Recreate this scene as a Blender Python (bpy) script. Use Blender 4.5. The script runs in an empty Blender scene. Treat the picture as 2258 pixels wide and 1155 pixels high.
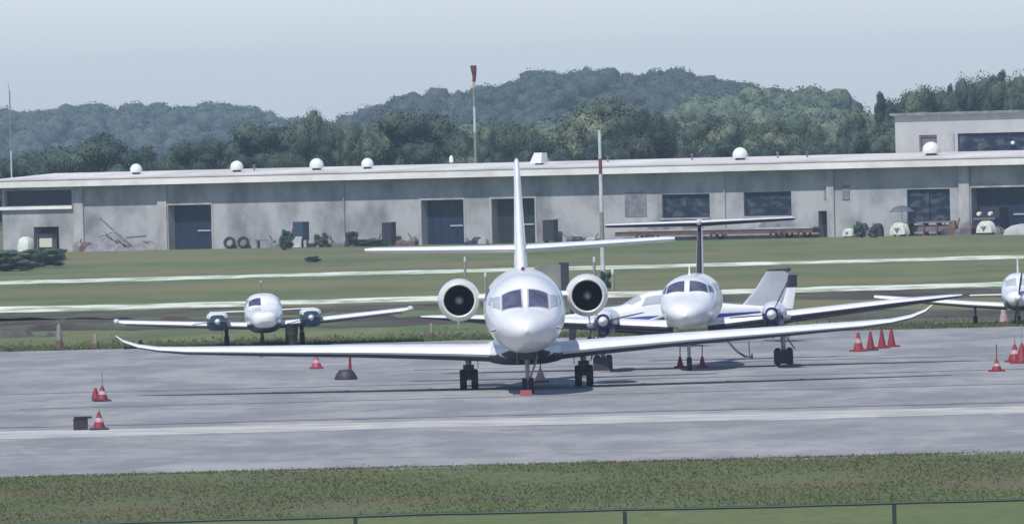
import bpy, math, random
import numpy as np
from mathutils import Vector, Matrix
R = math.radians
# ------------------------------------------------------------------ camera, world, sun, exposure
F = 22680.0          # focal length in photograph pixels (2258 wide)
CAMH = 6.6           # eye height
PITCH = math.atan((577.5-320)/F)
ROLL = 0.025
SC = bpy.context.scene
COL = SC.collection
fwd = Vector((0, math.cos(PITCH), -math.sin(PITCH)))
up0 = Vector((0, math.sin(PITCH), math.cos(PITCH)))
rt0 = Vector((1, 0, 0))
UP = up0*math.cos(ROLL)+rt0*math.sin(ROLL)
RT = rt0*math.cos(ROLL)-up0*math.sin(ROLL)
cd = bpy.data.cameras.new('camera')
cam = bpy.data.objects.new('camera', cd)
COL.objects.link(cam)
M = Matrix((RT, UP, -fwd)).transposed().to_4x4()
M.translation = (0, 0, CAMH)
cam.matrix_world = M
cd.sensor_width = 36
cd.lens = 36*F/2258
cd.clip_start = 1
cd.clip_end = 12000
SC.camera = cam

SUN_EL, SUN_AZ = R(56), math.atan2(-0.45, -0.9)      # azimuth measured from +Y towards +X
w = bpy.data.worlds.new('World'); SC.world = w; w.use_nodes = True
nt = w.node_tree
bg = nt.nodes['Background']
sky = nt.nodes.new('ShaderNodeTexSky'); sky.sky_type = 'NISHITA'; sky.sun_disc = False
sky.sun_elevation = SUN_EL; sky.sun_rotation = SUN_AZ
sky.air_density = 1.3; sky.dust_density = 0.6; sky.ozone_density = 3.0
hs = nt.nodes.new('ShaderNodeHueSaturation'); hs.inputs['Saturation'].default_value = 0.9
tint = nt.nodes.new('ShaderNodeMix'); tint.data_type = 'RGBA'; tint.blend_type = 'MULTIPLY'
tint.inputs[0].default_value = 1.0; tint.inputs[7].default_value = (0.735, 0.852, 1.20, 1)
nt.links.new(sky.outputs[0], hs.inputs['Color']); nt.links.new(hs.outputs[0], tint.inputs[6])
# brighter, whiter hazy air near the horizon
wtc = nt.nodes.new('ShaderNodeTexCoord'); wsx = nt.nodes.new('ShaderNodeSeparateXYZ'); nt.links.new(wtc.outputs['Generated'], wsx.inputs[0])
wmr = nt.nodes.new('ShaderNodeMapRange'); wmr.interpolation_type = 'SMOOTHERSTEP'
for i_, v_ in ((1, -0.01), (2, 0.16), (3, 2.35), (4, 1.0)): wmr.inputs[i_].default_value = v_
nt.links.new(wsx.outputs['Z'], wmr.inputs[0])
wvm = nt.nodes.new('ShaderNodeVectorMath'); wvm.operation = 'SCALE'
nt.links.new(tint.outputs[2], wvm.inputs[0]); nt.links.new(wmr.outputs[0], wvm.inputs['Scale'])
nt.links.new(wvm.outputs[0], bg.inputs[0])
bg.inputs[1].default_value = 0.085
sl = bpy.data.lights.new('sun', 'SUN'); sl.energy = 4.2; sl.angle = R(0.6); sl.color = (1, 0.965, 0.91)
sun = bpy.data.objects.new('sun', sl); COL.objects.link(sun)
sd = Vector((math.sin(SUN_AZ)*math.cos(SUN_EL), math.cos(SUN_AZ)*math.cos(SUN_EL), math.sin(SUN_EL)))
sun.rotation_euler = sd.to_track_quat('Z', 'Y').to_euler()
SC.view_settings.view_transform = 'Standard'
SC.view_settings.look = 'None'
SC.view_settings.exposure = 0.0
SC.view_settings.gamma = 1
SC.cycles.volume_bounces = 0
SC.cycles.max_bounces = 6

rng = np.random.default_rng(7)
random.seed(3)

# ------------------------------------------------------------------ pixel helpers
def ray(px, py):
    return (RT*((px-1129)/F) + UP*(-(py-577.5)/F) + fwd)
def G(px, py, z=0.0):
    d = ray(px, py); t = (z-CAMH)/d.z
    return Vector((d.x*t, d.y*t, z))
def atD(px, py, D):
    d = ray(px, py); t = D/d.y
    return Vector((d.x*t, D, CAMH+d.z*t))
def ZY(px, v_y, D):                    # height of the point seen at a pixel and distance
    return atD(px, v_y, D).z

# ------------------------------------------------------------------ materials
def newmat(name):
    m = bpy.data.materials.new(name); m.use_nodes = True
    return m, m.node_tree, m.node_tree.nodes['Principled BSDF']
def mat(name, c, rough=0.6, c2=None, scale=3.0, amt=0.5, stretch=(1, 1, 1), metal=0.0, spec=0.5, detail=4, lo=0.35, hi=0.65, bump=0.0, coat=0.0, objrand=0.0, coords='Object'):
    m, t, b = newmat(name)
    b.inputs['Roughness'].default_value = rough; b.inputs['Metallic'].default_value = metal
    b.inputs['Specular IOR Level'].default_value = spec
    b.inputs['Coat Weight'].default_value = coat
    if c2 is None:
        c2 = tuple(x*0.8 for x in c)
    tc = t.nodes.new('ShaderNodeTexCoord'); mp = t.nodes.new('ShaderNodeMapping')
    mp.inputs['Scale'].default_value = stretch
    if coords == 'World':
        g = t.nodes.new('ShaderNodeNewGeometry'); t.links.new(g.outputs['Position'], mp.inputs[0])
    else:
        t.links.new(tc.outputs['Object'], mp.inputs[0])
    n = t.nodes.new('ShaderNodeTexNoise'); n.inputs['Scale'].default_value = scale; n.inputs['Detail'].default_value = detail
    n.inputs['Roughness'].default_value = 0.6
    t.links.new(mp.outputs[0], n.inputs['Vector'])
    r = t.nodes.new('ShaderNodeMapRange'); r.inputs[1].default_value = lo; r.inputs[2].default_value = hi
    r.inputs[4].default_value = amt
    t.links.new(n.outputs['Fac'], r.inputs[0])
    mx = t.nodes.new('ShaderNodeMix'); mx.data_type = 'RGBA'
    mx.inputs[6].default_value = (*c, 1); mx.inputs[7].default_value = (*c2, 1)
    t.links.new(r.outputs[0], mx.inputs[0])
    out = mx.outputs[2]
    if objrand > 0:
        oi = t.nodes.new('ShaderNodeObjectInfo'); h = t.nodes.new('ShaderNodeHueSaturation')
        rr = t.nodes.new('ShaderNodeMapRange'); rr.inputs[3].default_value = 1-objrand; rr.inputs[4].default_value = 1+objrand
        t.links.new(oi.outputs['Random'], rr.inputs[0]); t.links.new(rr.outputs[0], h.inputs['Value'])
        t.links.new(out, h.inputs['Color']); out = h.outputs[0]
    t.links.new(out, b.inputs['Base Color'])
    if bump > 0:
        bp = t.nodes.new('ShaderNodeBump'); bp.inputs['Strength'].default_value = bump; bp.inputs['Distance'].default_value = 0.05
        t.links.new(n.outputs['Fac'], bp.inputs['Height']); t.links.new(bp.outputs[0], b.inputs['Normal'])
    return m

def ground_mat(name, cols, scales, stretch, rough=0.95, spec=0.15, bump=0.0):
    """three colours mixed by two noises of different size, in world space"""
    m, t, b = newmat(name)
    b.inputs['Roughness'].default_value = rough; b.inputs['Specular IOR Level'].default_value = spec
    g = t.nodes.new('ShaderNodeNewGeometry'); cur = None
    for i, (c, s) in enumerate(zip(cols[1:], scales)):
        mp = t.nodes.new('ShaderNodeMapping'); mp.inputs['Scale'].default_value = stretch[i]
        mp.inputs['Location'].default_value = (i*37.1, i*11.7, 0); mp.inputs['Rotation'].default_value = (0, 0, 0.02*i)
        t.links.new(g.outputs['Position'], mp.inputs[0])
        n = t.nodes.new('ShaderNodeTexNoise'); n.inputs['Scale'].default_value = s; n.inputs['Detail'].default_value = 6
        n.inputs['Roughness'].default_value = 0.65
        t.links.new(mp.outputs[0], n.inputs['Vector'])
        r = t.nodes.new('ShaderNodeMapRange'); r.interpolation_type = 'SMOOTHSTEP'
        r.inputs[1].default_value = 0.40; r.inputs[2].default_value = 0.64
        t.links.new(n.outputs['Fac'], r.inputs[0])
        mx = t.nodes.new('ShaderNodeMix'); mx.data_type = 'RGBA'
        if cur is None: mx.inputs[6].default_value = (*cols[0], 1)
        else: t.links.new(cur, mx.inputs[6])
        mx.inputs[7].default_value = (*c, 1)
        t.links.new(r.outputs[0], mx.inputs[0]); cur = mx.outputs[2]
    t.links.new(cur, b.inputs['Base Color'])
    return m

MAT = {}
MAT['white'] = mat('white_paint', (0.80, 0.81, 0.80), 0.28, (0.66, 0.67, 0.64), 1.6, 0.55, (1, .4, 1), coat=0.3)
MAT['white2'] = mat('aged_white_paint', (0.74, 0.76, 0.74), 0.4, (0.52, 0.55, 0.53), 2.5, 0.6)
MAT['cream'] = mat('cream_paint', (0.62, 0.60, 0.50), 0.35, (0.55, 0.53, 0.42), 4, 0.6)
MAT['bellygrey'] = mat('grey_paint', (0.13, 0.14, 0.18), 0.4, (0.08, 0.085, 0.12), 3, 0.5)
MAT['under'] = mat('underside_shade', (0.055, 0.055, 0.095), 0.5, (0.035, 0.03, 0.06), 2, 0.6)  # dark navy that paints underside shade on wings and the jet belly
MAT['boot'] = mat('deice_boot_rubber', (0.022, 0.018, 0.035), 0.7, (0.04, 0.03, 0.045), 4, 0.6)
MAT['navy'] = mat('navy_paint', (0.03, 0.03, 0.16), 0.35, (0.02, 0.02, 0.09), 3, 0.6)
MAT['blue'] = mat('blue_paint', (0.05, 0.07, 0.36), 0.35, (0.04, 0.05, 0.22), 3, 0.6)
MAT['black'] = mat('black_rubber', (0.018, 0.019, 0.022), 0.75, (0.03, 0.03, 0.032), 8, 0.6)
MAT['intake'] = mat('intake_liner', (0.006, 0.007, 0.012), 0.6, (0.012, 0.013, 0.02), 8, 0.5)
MAT['metal'] = mat('bare_metal', (0.55, 0.56, 0.58), 0.32, (0.4, 0.4, 0.42), 5, 0.5, metal=0.8)
MAT['strut'] = mat('strut_grey', (0.35, 0.36, 0.38), 0.4, (0.2, 0.2, 0.22), 8, 0.6, metal=0.3)
MAT['glass'] = mat('cockpit_glass', (0.055, 0.06, 0.10), 0.08, (0.13, 0.14, 0.20), 2.2, 0.8, (1, 1, .6), spec=0.8)
MAT['glass2'] = mat('pale_glass', (0.36, 0.40, 0.44), 0.12, (0.5, 0.52, 0.52), 3, 0.7, spec=0.8)
MAT['fan'] = mat('fan_blades', (0.005, 0.006, 0.012), 0.8, spec=.2)
MAT['spinner'] = mat('spinner_grey', (0.30, 0.33, 0.38), 0.4, (0.45, 0.47, 0.5), 9, 0.6)
MAT['fingrey'] = mat('fin_grey', (0.42, 0.45, 0.48), 0.45, (0.33, 0.35, 0.39), 2, 0.6)
MAT['teal'] = mat('teal_paint', (0.035, 0.08, 0.11), 0.45, (0.02, 0.04, 0.07), 4, 0.6)
MAT['red'] = mat('red_plastic', (0.27, 0.020, 0.026), 0.6, (0.15, 0.014, 0.026), 9, 0.7)
MAT['orange'] = mat('orange_plastic', (0.31, 0.030, 0.028), 0.6, (0.20, 0.02, 0.03), 9, 0.7)
MAT['magenta'] = mat('faded_red_plastic', (0.40, 0.05, 0.14), 0.55, (0.25, 0.03, 0.08), 9, 0.7)
MAT['coneband'] = mat('reflective_band', (0.50, 0.40, 0.40), 0.5, (0.36, 0.18, 0.18), 9, .8)
MAT['dark'] = mat('dark_plastic', (0.025, 0.022, 0.04), 0.6, (0.05, 0.045, 0.06), 7, 0.6)
MAT['rust'] = mat('rusty_brown', (0.16, 0.09, 0.07), 0.8, (0.08, 0.05, 0.05), 5, 0.7)
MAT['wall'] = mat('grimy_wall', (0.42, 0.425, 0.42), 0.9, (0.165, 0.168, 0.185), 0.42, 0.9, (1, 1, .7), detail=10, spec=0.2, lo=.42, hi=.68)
MAT['pier'] = mat('pale_render', (0.48, 0.47, 0.45), 0.9, (0.24, 0.24, 0.25), 1.1, 0.8, (1, 1, .4), detail=7, spec=0.2)
MAT['upperwall'] = mat('pale_grey_render', (0.46, 0.46, 0.44), 0.9, (0.33, 0.33, 0.34), 0.5, 0.7, (1, 1, .5), detail=7, spec=0.2)
MAT['fascia'] = mat('pale_fascia', (0.86, 0.86, 0.80), 0.75, (0.62, 0.58, 0.54), 0.35, 0.8, (1, 1, 1.5), detail=8, spec=0.2)
MAT['roof'] = mat('weathered_roof', (0.70, 0.69, 0.65), 0.8, (0.50, 0.46, 0.44), 0.25, 0.9, (1, .4, 1), detail=8, spec=0.2)
MAT['door'] = mat('dark_blue_door', (0.008, 0.020, 0.055), 0.6, (0.005, 0.010, 0.028), 0.9, 0.8, (2.5, 1, .5))
MAT['doorgreen'] = mat('dark_green_door', (0.022, 0.032, 0.030), 0.6, (0.008, 0.012, 0.018), 1.4, 0.9)
MAT['winglass'] = mat('dark_window_glass', (0.012, 0.022, 0.045), 0.5, (0.085, 0.10, 0.10), 1.1, 0.9, (1, 1, 2.2), spec=0.2, lo=.48, hi=.62)  # pale noise paints interior glimpses and reflections into the glass colour
MAT['curtain'] = mat('interior_panel', (0.20, 0.16, 0.17), 0.9, (0.10, 0.09, 0.11), 2, 0.7)
MAT['vent'] = mat('vent_white', (0.80, 0.82, 0.78), 0.45, (0.6, 0.62, 0.58), 6, 0.7)
MAT['mastwhite'] = mat('mast_white', (0.62, 0.64, 0.62), 0.6, (0.42, 0.44, 0.44), 2.5, 0.8)
MAT['mastred'] = mat('mast_red', (0.22, 0.05, 0.06), 0.6, (0.12, 0.05, 0.06), 2.5, 0.8)
MAT['mastbrown'] = mat('mast_tan', (0.30, 0.27, 0.22), 0.7, (0.2, 0.2, 0.18), 2.5, 0.8)
MAT['mastyellow'] = mat('mast_yellow', (0.60, 0.48, 0.22), 0.7, (0.4, 0.3, 0.18), 2.5, 0.8)
MAT['sock'] = mat('windsock_cloth', (0.17, 0.035, 0.04), 0.9, (0.10, 0.025, 0.03), 3, 0.8)
MAT['rail'] = mat('dark_green_rail', (0.018, 0.04, 0.035), 0.5, (0.03, 0.055, 0.045), 4, 0.7)
MAT['tan'] = mat('tan_metal', (0.24, 0.23, 0.20), 0.7, (0.15, 0.15, 0.14), 1.5, 0.8)
MAT['cloth'] = mat('white_cloth', (0.75, 0.78, 0.68), 0.9, (0.45, 0.5, 0.42), 5, 0.8)
MAT['debris'] = mat('grey_debris', (0.24, 0.24, 0.26), 0.9, (0.12, 0.115, 0.13), 2.2, 0.9, detail=6)
MAT['bark'] = mat('bark', (0.11, 0.09, 0.07), 0.95, (0.06, 0.05, 0.04), 4, 0.7)
def leafmat(name, c, c2, sc=1.6):
    m = mat(name, c, 0.75, c2, sc, 1.0, detail=3, spec=0.25, lo=.38, hi=.62, objrand=0.14)
    return m
MAT['leafA'] = leafmat('foliage_dark', (0.034, 0.060, 0.048), (0.085, 0.120, 0.080))
MAT['leafB'] = leafmat('foliage_olive', (0.074, 0.104, 0.070), (0.170, 0.195, 0.125))
MAT['leafC'] = leafmat('foliage_mid', (0.048, 0.080, 0.056), (0.140, 0.180, 0.105))
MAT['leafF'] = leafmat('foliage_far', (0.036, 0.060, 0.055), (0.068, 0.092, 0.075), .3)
MAT['leafG'] = leafmat('foliage_wood', (0.044, 0.074, 0.054), (0.130, 0.165, 0.098), .5)

# ------------------------------------------------------------------ mesh collecting
class MB:
    def __init__(s): s.v = []; s.f = []
    def add(s, vs, fs):
        o = len(s.v); s.v += [tuple(p) for p in vs]; s.f += [tuple(i+o for i in f) for f in fs]; return s
    def box(s, x0, x1, y0, y1, z0, z1):
        vs = [(x, y, z) for z in (z0, z1) for y in (y0, y1) for x in (x0, x1)]
        return s.add(vs, [(0, 2, 3, 1), (4, 5, 7, 6), (0, 1, 5, 4), (1, 3, 7, 5), (3, 2, 6, 7), (2, 0, 4, 6)])
    def loft(s, rings, cap0=True, cap1=True, closed=True):
        o = len(s.v); n = len(rings[0])
        for r in rings: s.v += [tuple(p) for p in r]
        for i in range(len(rings)-1):
            for j in range(n if closed else n-1):
                k = (j+1) % n
                s.f.append((o+i*n+j, o+i*n+k, o+(i+1)*n+k, o+(i+1)*n+j))
        if cap0: s.f.append(tuple(o+j for j in reversed(range(n))))
        if cap1: s.f.append(tuple(o+(len(rings)-1)*n+j for j in range(n)))
        return s
    def tube(s, pts, r, n=8, cap=True):
        pts = [Vector(p) for p in pts]; rings = []
        rr = r if isinstance(r, (list, tuple)) else [r]*len(pts)
        for i, p in enumerate(pts):
            d = (pts[min(i+1, len(pts)-1)]-pts[max(i-1, 0)]).normalized()
            a = d.orthogonal().normalized() if i == 0 else (a-d*a.dot(d)).normalized()
            b = d.cross(a)
            rings.append([p+(a*math.cos(2*math.pi*k/n)+b*math.sin(2*math.pi*k/n))*rr[i] for k in range(n)])
        return s.loft(rings, cap, cap)
    def lathe(s, prof, c=(0, 0, 0), axis='y', n=28, cap=False):
        rings = []
        for r, t in prof:
            ring = []
            for k in range(n):
                a = 2*math.pi*k/n; u, w_ = r*math.cos(a), r*math.sin(a)
                p = {'y': (u, t, w_), 'x': (t, u, w_), 'z': (u, w_, t)}[axis]
                ring.append((p[0]+c[0], p[1]+c[1], p[2]+c[2]))
            rings.append(ring)
        return s.loft(rings, cap, cap)
    def build(s, name, m, parent=None, smooth=True, angle=40):
        me = bpy.data.meshes.new(name); me.from_pydata(s.v, [], s.f); me.validate()
        import bmesh
        bm = bmesh.new(); bm.from_mesh(me); bmesh.ops.recalc_face_normals(bm, faces=bm.faces); bm.to_mesh(me); bm.free()
        if smooth:
            me.polygons.foreach_set('use_smooth', [True]*len(me.polygons))
            me.set_sharp_from_angle(angle=R(angle))
        me.materials.append(MAT[m] if isinstance(m, str) else m)
        o = bpy.data.objects.new(name, me); COL.objects.link(o)
        if parent is not None: o.parent = parent
        return o
def tag(o, label=None, cat=None, group=None, kind=None):
    if label: o['label'] = label
    if cat: o['category'] = cat
    if group: o['group'] = group
    if kind: o['kind'] = kind
    return o
def thing(name, label, cat, loc=(0, 0, 0), rz=0, ry=0, group=None):
    o = bpy.data.objects.new(name, None); COL.objects.link(o); o.empty_display_size = 0.3
    o.location = loc; o.rotation_euler = (0, ry, rz)
    return tag(o, label, cat, group)
def children(o): return [c for c in bpy.data.objects if c.parent == o]
def copy_tree(o, parent=None):
    c = o.copy(); COL.objects.link(c); c.parent = parent
    for ch in children(o): copy_tree(ch, c)
    return c

# ------------------------------------------------------------------ ground, apron, roads
def sheet(name, pts_near, pts_far, z, m):
    """strip between two polylines of equal length"""
    mb = MB(); n = len(pts_near)
    mb.add([(p[0], p[1], z) for p in pts_near]+[(p[0], p[1], z) for p in pts_far],
           [(i, i+1, n+i+1, n+i) for i in range(n-1)])
    o = mb.build(name, m, smooth=False)
    for p in o.data.polygons:
        if p.normal.z < 0: o.data.flip_normals(); break
    return tag(o, kind='structure')
def wob(x, seed, amp, sc):
    return amp*(math.sin(x/sc+seed)+.6*math.sin(x/sc*2.7+seed*2.1)+.4*math.sin(x/sc*6.1+seed*3.7)+.3*math.sin(x/sc*14.3+seed*5.1))
def band(name, y0, y1, z, m, amp, sc, x0=-120, x1=120, seed=1.0, step=0.7, slope=0.0, gap=None):
    xs = np.arange(x0, x1+step, step)
    return sheet(name, [(x, y0+slope*x+wob(x, seed, amp, sc)+random.uniform(-1, 1)*amp*.5) for x in xs],
                 [(x, y1+slope*x+wob(x, seed+5, amp, sc)+random.uniform(-1, 1)*amp*.5) for x in xs], z, m)

grass_m = ground_mat('grass_ground', [(0.118, 0.152, 0.064), (0.155, 0.180, 0.078), (0.086, 0.122, 0.056), (0.178, 0.168, 0.086)],
                     [1.0, 1.0, 1.0], [(0.06, 0.018, 1), (0.25, 0.07, 1), (0.035, 0.03, 1)])
mb = MB(); mb.box(-4000, 4000, -600, 4000, -3, 0)
tag(mb.build('ground', grass_m, smooth=False), kind='structure')
apron_m = ground_mat('worn_asphalt', [(0.288, 0.294, 0.298), (0.360, 0.362, 0.352), (0.215, 0.218, 0.230), (0.33, 0.33, 0.315), (0.215, 0.22, 0.228)],
                     [1.0, 1.0, 1.0, 1.0], [(0.045, 0.05, 1), (0.16, 0.16, 1), (1.3, 0.6, 1), (.35, .09, 1)], rough=0.9, spec=0.2)
band('apron', 212.0, 350.0, 0.004, apron_m, 0.35, 1.6, seed=.4, step=.35)
pale_m = ground_mat('pale_concrete', [(0.46, 0.455, 0.42), (0.56, 0.54, 0.48), (0.33, 0.33, 0.33)],
                    [1.0, 1.0], [(0.12, 0.25, 1), (0.5, 0.9, 1)], rough=0.9)
band('apron_marking', 241.8, 248.2, 0.008, pale_m, 0.28, 2.6, seed=2.0, step=.3)
taxi_m = ground_mat('bleached_concrete', [(0.66, 0.70, 0.58), (0.78, 0.80, 0.68), (0.26, 0.31, 0.20)],
                    [1.0, 1.0], [(0.10, 0.05, 1), (0.4, 0.15, 1)], rough=0.9)
band('taxiway', 440.0, 455.0, 0.006, taxi_m, 1.1, 4.0, seed=3.0)
band('far_path', 537.0, 552.5, 0.006, taxi_m, 0.9, 5.0, seed=4.1)
dirt_m = ground_mat('dark_earth', [(0.088, 0.066, 0.060), (0.045, 0.032, 0.038), (0.105, 0.120, 0.070)],
                    [1.0, 1.0], [(0.10, 0.12, 1), (0.22, 0.10, 1)])
band('dirt_track', 378.0, 402.0, 0.006, dirt_m, 2.6, 4.5, seed=1.3, slope=-.8, x0=-22, x1=22)
band('dirt_track', 417.0, 437.0, 0.006, dirt_m, 2.2, 6.0, seed=7.3)
mown_m = ground_mat('mown_grass', [(0.118, 0.150, 0.058), (0.150, 0.170, 0.066), (0.098, 0.130, 0.054)], [1.0, 1.0], [(.2, .12, 1), (2.4, 1.4, 1)])
band('mown_strip', 140.0, 185.0, 0.005, mown_m, .3, 2.0, seed=6.1, x0=-30, x1=30, step=.4)
verge_m = ground_mat('verge_grass', [(0.108, 0.140, 0.056), (0.136, 0.158, 0.066), (0.086, 0.116, 0.050), (0.130, 0.120, 0.070)], [1.0, 1.0, 1.0], [(.12, .10, 1), (3.0, 1.2, 1), (.07, .12, 1)])
band('verge', 184.6, 213.0, 0.003, verge_m, .3, 2.0, seed=6.1, x0=-40, x1=40, step=.4)
# asphalt joints: thin tarred seams across the apron
tar = mat('tar_seam', (0.17, 0.172, 0.195), 0.8, (0.28, 0.285, 0.30), .5, 1.0)
for i, (y, a, x0, x1, wd, sl_) in enumerate([(269.8, .25, -13, 16, .5, .015), (286.5, .3, -15, 18, .6, -.01), (251.2, .25, -16, 16, 1.3, .01), (305, .3, -3, 20, .5, .02)]):
    band('tar_seam', y, y+wd, 0.012+.001*i, tar, a*.4, 2.2, x0, x1, seed=i*2.3, step=.3, slope=sl_)

# earth bank with rough growth beyond the apron, left
def bank(name, px0, px1, pyc, h, wdt, seed, m):
    a = G(px0, pyc+0.025*(1129-px0)*0+0); a = G(px0, pyc); D = a.y
    xa, xb = a.x, atD(px1, pyc, D).x
    nx, ny = 60, 10; vs = []; fs = []
    for i in range(nx+1):
        u = i/nx
        hh = h*min(1, 5*u, 5*(1-u))*(0.55+.3*math.sin(u*9+seed)+.2*math.sin(u*23+seed*2)+.12*math.sin(u*51+seed))
        for j in range(ny+1):
            t = j/ny
            vs.append((xa+(xb-xa)*u, D+wdt*(t-.5)+.4*math.sin(u*17+seed), -0.02+max(0, hh)*math.sin(math.pi*t)**.8*(1+.15*math.sin(t*11+u*31))))
    for i in range(nx):
        for j in range(ny):
            k = i*(ny+1)+j; fs.append((k, k+1, k+ny+2, k+ny+1))
    return tag(MB().add(vs, fs).build(name, m), kind='structure')
bank('earth_bank', 20, 480, 728, 0.42, 4.0, .7, dirt_m)
bank('earth_bank', 500, 1000, 712, 0.22, 4.0, 2.7, dirt_m)
bank('earth_bank', -60, 150, 745, 0.30, 3.0, 4.1, ground_mat('scrub', [(0.07, .085, .06), (.10, .10, .085)], [1.0], [(.6, .4, 1)]))

# ------------------------------------------------------------------ grass blades on the near verge and apron edges
def np_mesh(name, V, nper, m, smooth=False):
    nf = len(V)//nper; me = bpy.data.meshes.new(name)
    me.vertices.add(len(V)); me.vertices.foreach_set('co', V.astype(np.float32).ravel())
    me.loops.add(len(V)); me.loops.foreach_set('vertex_index', np.arange(len(V), dtype=np.int32))
    me.polygons.add(nf); me.polygons.foreach_set('loop_start', np.arange(0, nf*nper, nper, dtype=np.int32))
    me.update(calc_edges=True); me.validate()
    me.materials.append(m); return me
def blades(name, n, fx, h0, h1, m, label, w0=.012):
    P = fx(n); n = len(P)
    H = rng.uniform(h0, h1, n); a = rng.uniform(0, math.pi, n); W = rng.uniform(w0*.6, w0*1.6, n)
    dx, dy = np.cos(a)*W, np.sin(a)*W; lx, ly = rng.normal(0, .8, n)*H, rng.normal(0, .8, n)*H
    V = np.zeros((n, 3, 3)); V[:, 0] = P-np.c_[dx, dy, 0*dx]; V[:, 1] = P+np.c_[dx, dy, 0*dx]
    V[:, 2] = P+np.c_[lx, ly, H]
    me = np_mesh(name, V.reshape(-1, 3), 3, m); o = bpy.data.objects.new(name, me); COL.objects.link(o)
    return tag(o, label, 'grass', kind='stuff')
bl_m = ground_mat('grass_blades', [(0.168, 0.220, 0.084), (0.205, 0.235, 0.098), (0.138, 0.188, 0.074), (0.205, 0.195, 0.105)],
                  [1.0, 1.0, 1.0], [(0.3, 0.12, 1), (1.3, 0.5, 1), (0.13, 0.11, 1)], rough=.7)
_t = bl_m.node_tree; _b = _t.nodes['Principled BSDF']; _tr = _t.nodes.new('ShaderNodeBsdfTranslucent'); _mx = _t.nodes.new('ShaderNodeMixShader')
_src = _b.inputs['Base Color'].links[0].from_socket; _t.links.new(_src, _tr.inputs['Color']); _mx.inputs[0].default_value = 0.5
_t.links.new(_b.outputs[0], _mx.inputs[1]); _t.links.new(_tr.outputs[0], _mx.inputs[2]); _t.links.new(_mx.outputs[0], _t.nodes['Material Output'].inputs['Surface'])
def near(n):
    y = rng.uniform(160, 212.3, n); x = rng.uniform(-.053, .053, n)*y
    k = np.sin(x*1.1+2*np.sin(y*.21))+np.sin(x*.37+y*.33)+rng.normal(0, .9, n)
    y = np.where(rng.random(n) < .06, 212+rng.exponential(.35, n), y)
    s = (k > -.9) & (y > 184.5+.8*np.sin(x*.8))
    return np.c_[x, y, 0*x][s]
blades('grass', 85000, near, .02, .06, bl_m, 'rough mown grass on the verge in front of the apron', .018)
def edge(n):
    y = 350.1+rng.exponential(3.0, n); x = rng.uniform(-22, 22, n)
    return np.c_[x, y, 0*x]
blades('grass', 26000, edge, .04, .15, bl_m, 'longer grass growing along the far edge of the apron', .03)

# ------------------------------------------------------------------ foliage
def leaf_cloud(centers, radii, per, size, r0=.74, r1=.96):
    """quads scattered in a set of ellipsoid clumps, denser near their surface"""
    C = np.repeat(np.array(centers, float), per, axis=0); Rr = np.repeat(np.array(radii, float), per, axis=0)
    n = len(C); d = rng.normal(0, 1, (n, 3)); d /= np.linalg.norm(d, axis=1)[:, None]
    r = rng.uniform(r0, r1, n)
    P = C+d*r[:, None]*Rr
    nrm = d*1.0+rng.normal(0, .45, (n, 3)); nrm /= np.linalg.norm(nrm, axis=1)[:, None]
    t = np.cross(nrm, rng.normal(0, 1, (n, 3))); t /= np.linalg.norm(t, axis=1)[:, None]; b = np.cross(nrm, t)
    s = rng.uniform(.5, 1.3, n)[:, None]*size
    V = np.stack([P-t*s, P-b*s*.6, P+t*s, P+b*s*.6], 1)
    return V.reshape(-1, 3)
def ico(level):
    import bmesh
    bm = bmesh.new(); bmesh.ops.create_icosphere(bm, subdivisions=level, radius=1)
    V = np.array([v.co[:] for v in bm.verts]); Fc = np.array([[v.index for v in f.verts] for f in bm.faces]); bm.free()
    return V, Fc
ICO = {2: ico(2), 3: ico(3)}
def foliage_mesh(name, centers, radii, per, size, m, level=2, body=.78, r0=.74, r1=.96):
    """lumpy leafy bodies (one per clump) with leaf quads standing out of them"""
    C = np.array(centers, float); Rr = np.array(radii, float); n = len(C); IV, IF = ICO[level]
    a = rng.normal(0, 1, (n, 1, 3))*3; ph = rng.uniform(0, 6, (n, 1))
    d = 1+.16*np.sin((IV[None]*a).sum(2)+ph)+.12*np.sin((IV[None]*a[:, :, ::-1]*1.9).sum(2)+ph*2)+rng.normal(0, .07, (n, len(IV)))
    BV = (C[:, None]+IV[None]*d[..., None]*Rr[:, None]*body).reshape(-1, 3)
    BF = (IF[None]+(np.arange(n)*len(IV))[:, None, None]).reshape(-1, 3)
    Q = leaf_cloud(centers, radii, per, size, r0, r1); nq = len(Q)//4; q0 = len(BV)
    V = np.concatenate([BV, Q]); me = bpy.data.meshes.new(name)
    me.vertices.add(len(V)); me.vertices.foreach_set('co', V.astype(np.float32).ravel())
    L = np.concatenate([BF.ravel(), q0+np.arange(len(Q))]).astype(np.int32)
    me.loops.add(len(L)); me.loops.foreach_set('vertex_index', L)
    st = np.concatenate([np.arange(len(BF))*3, len(BF)*3+np.arange(nq)*4]).astype(np.int32)
    me.polygons.add(len(st)); me.polygons.foreach_set('loop_start', st)
    sm = np.zeros(len(st), bool); sm[:len(BF)] = True; me.polygons.foreach_set('use_smooth', sm)
    me.update(calc_edges=True); me.validate(); me.materials.append(m); return me
def crown_round(nc, w_=1.0, seedh=.0):
    cs, rs = [], []
    for i in range(nc):
        a = rng.uniform(0, 2*math.pi); z = rng.uniform(.28, .92); rad = math.sqrt(max(0.05, 1-((z-.55)/.5)**2))*.5
        q = rng.uniform(.35, 1)*rad*w_*.9
        cs.append((q*math.cos(a), q*math.sin(a), z+rng.uniform(-.04, .04))); k = rng.uniform(.11, .20)
        rs.append((k*w_*1.05, k*w_*1.05, k*.8))
    return cs, rs
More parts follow.
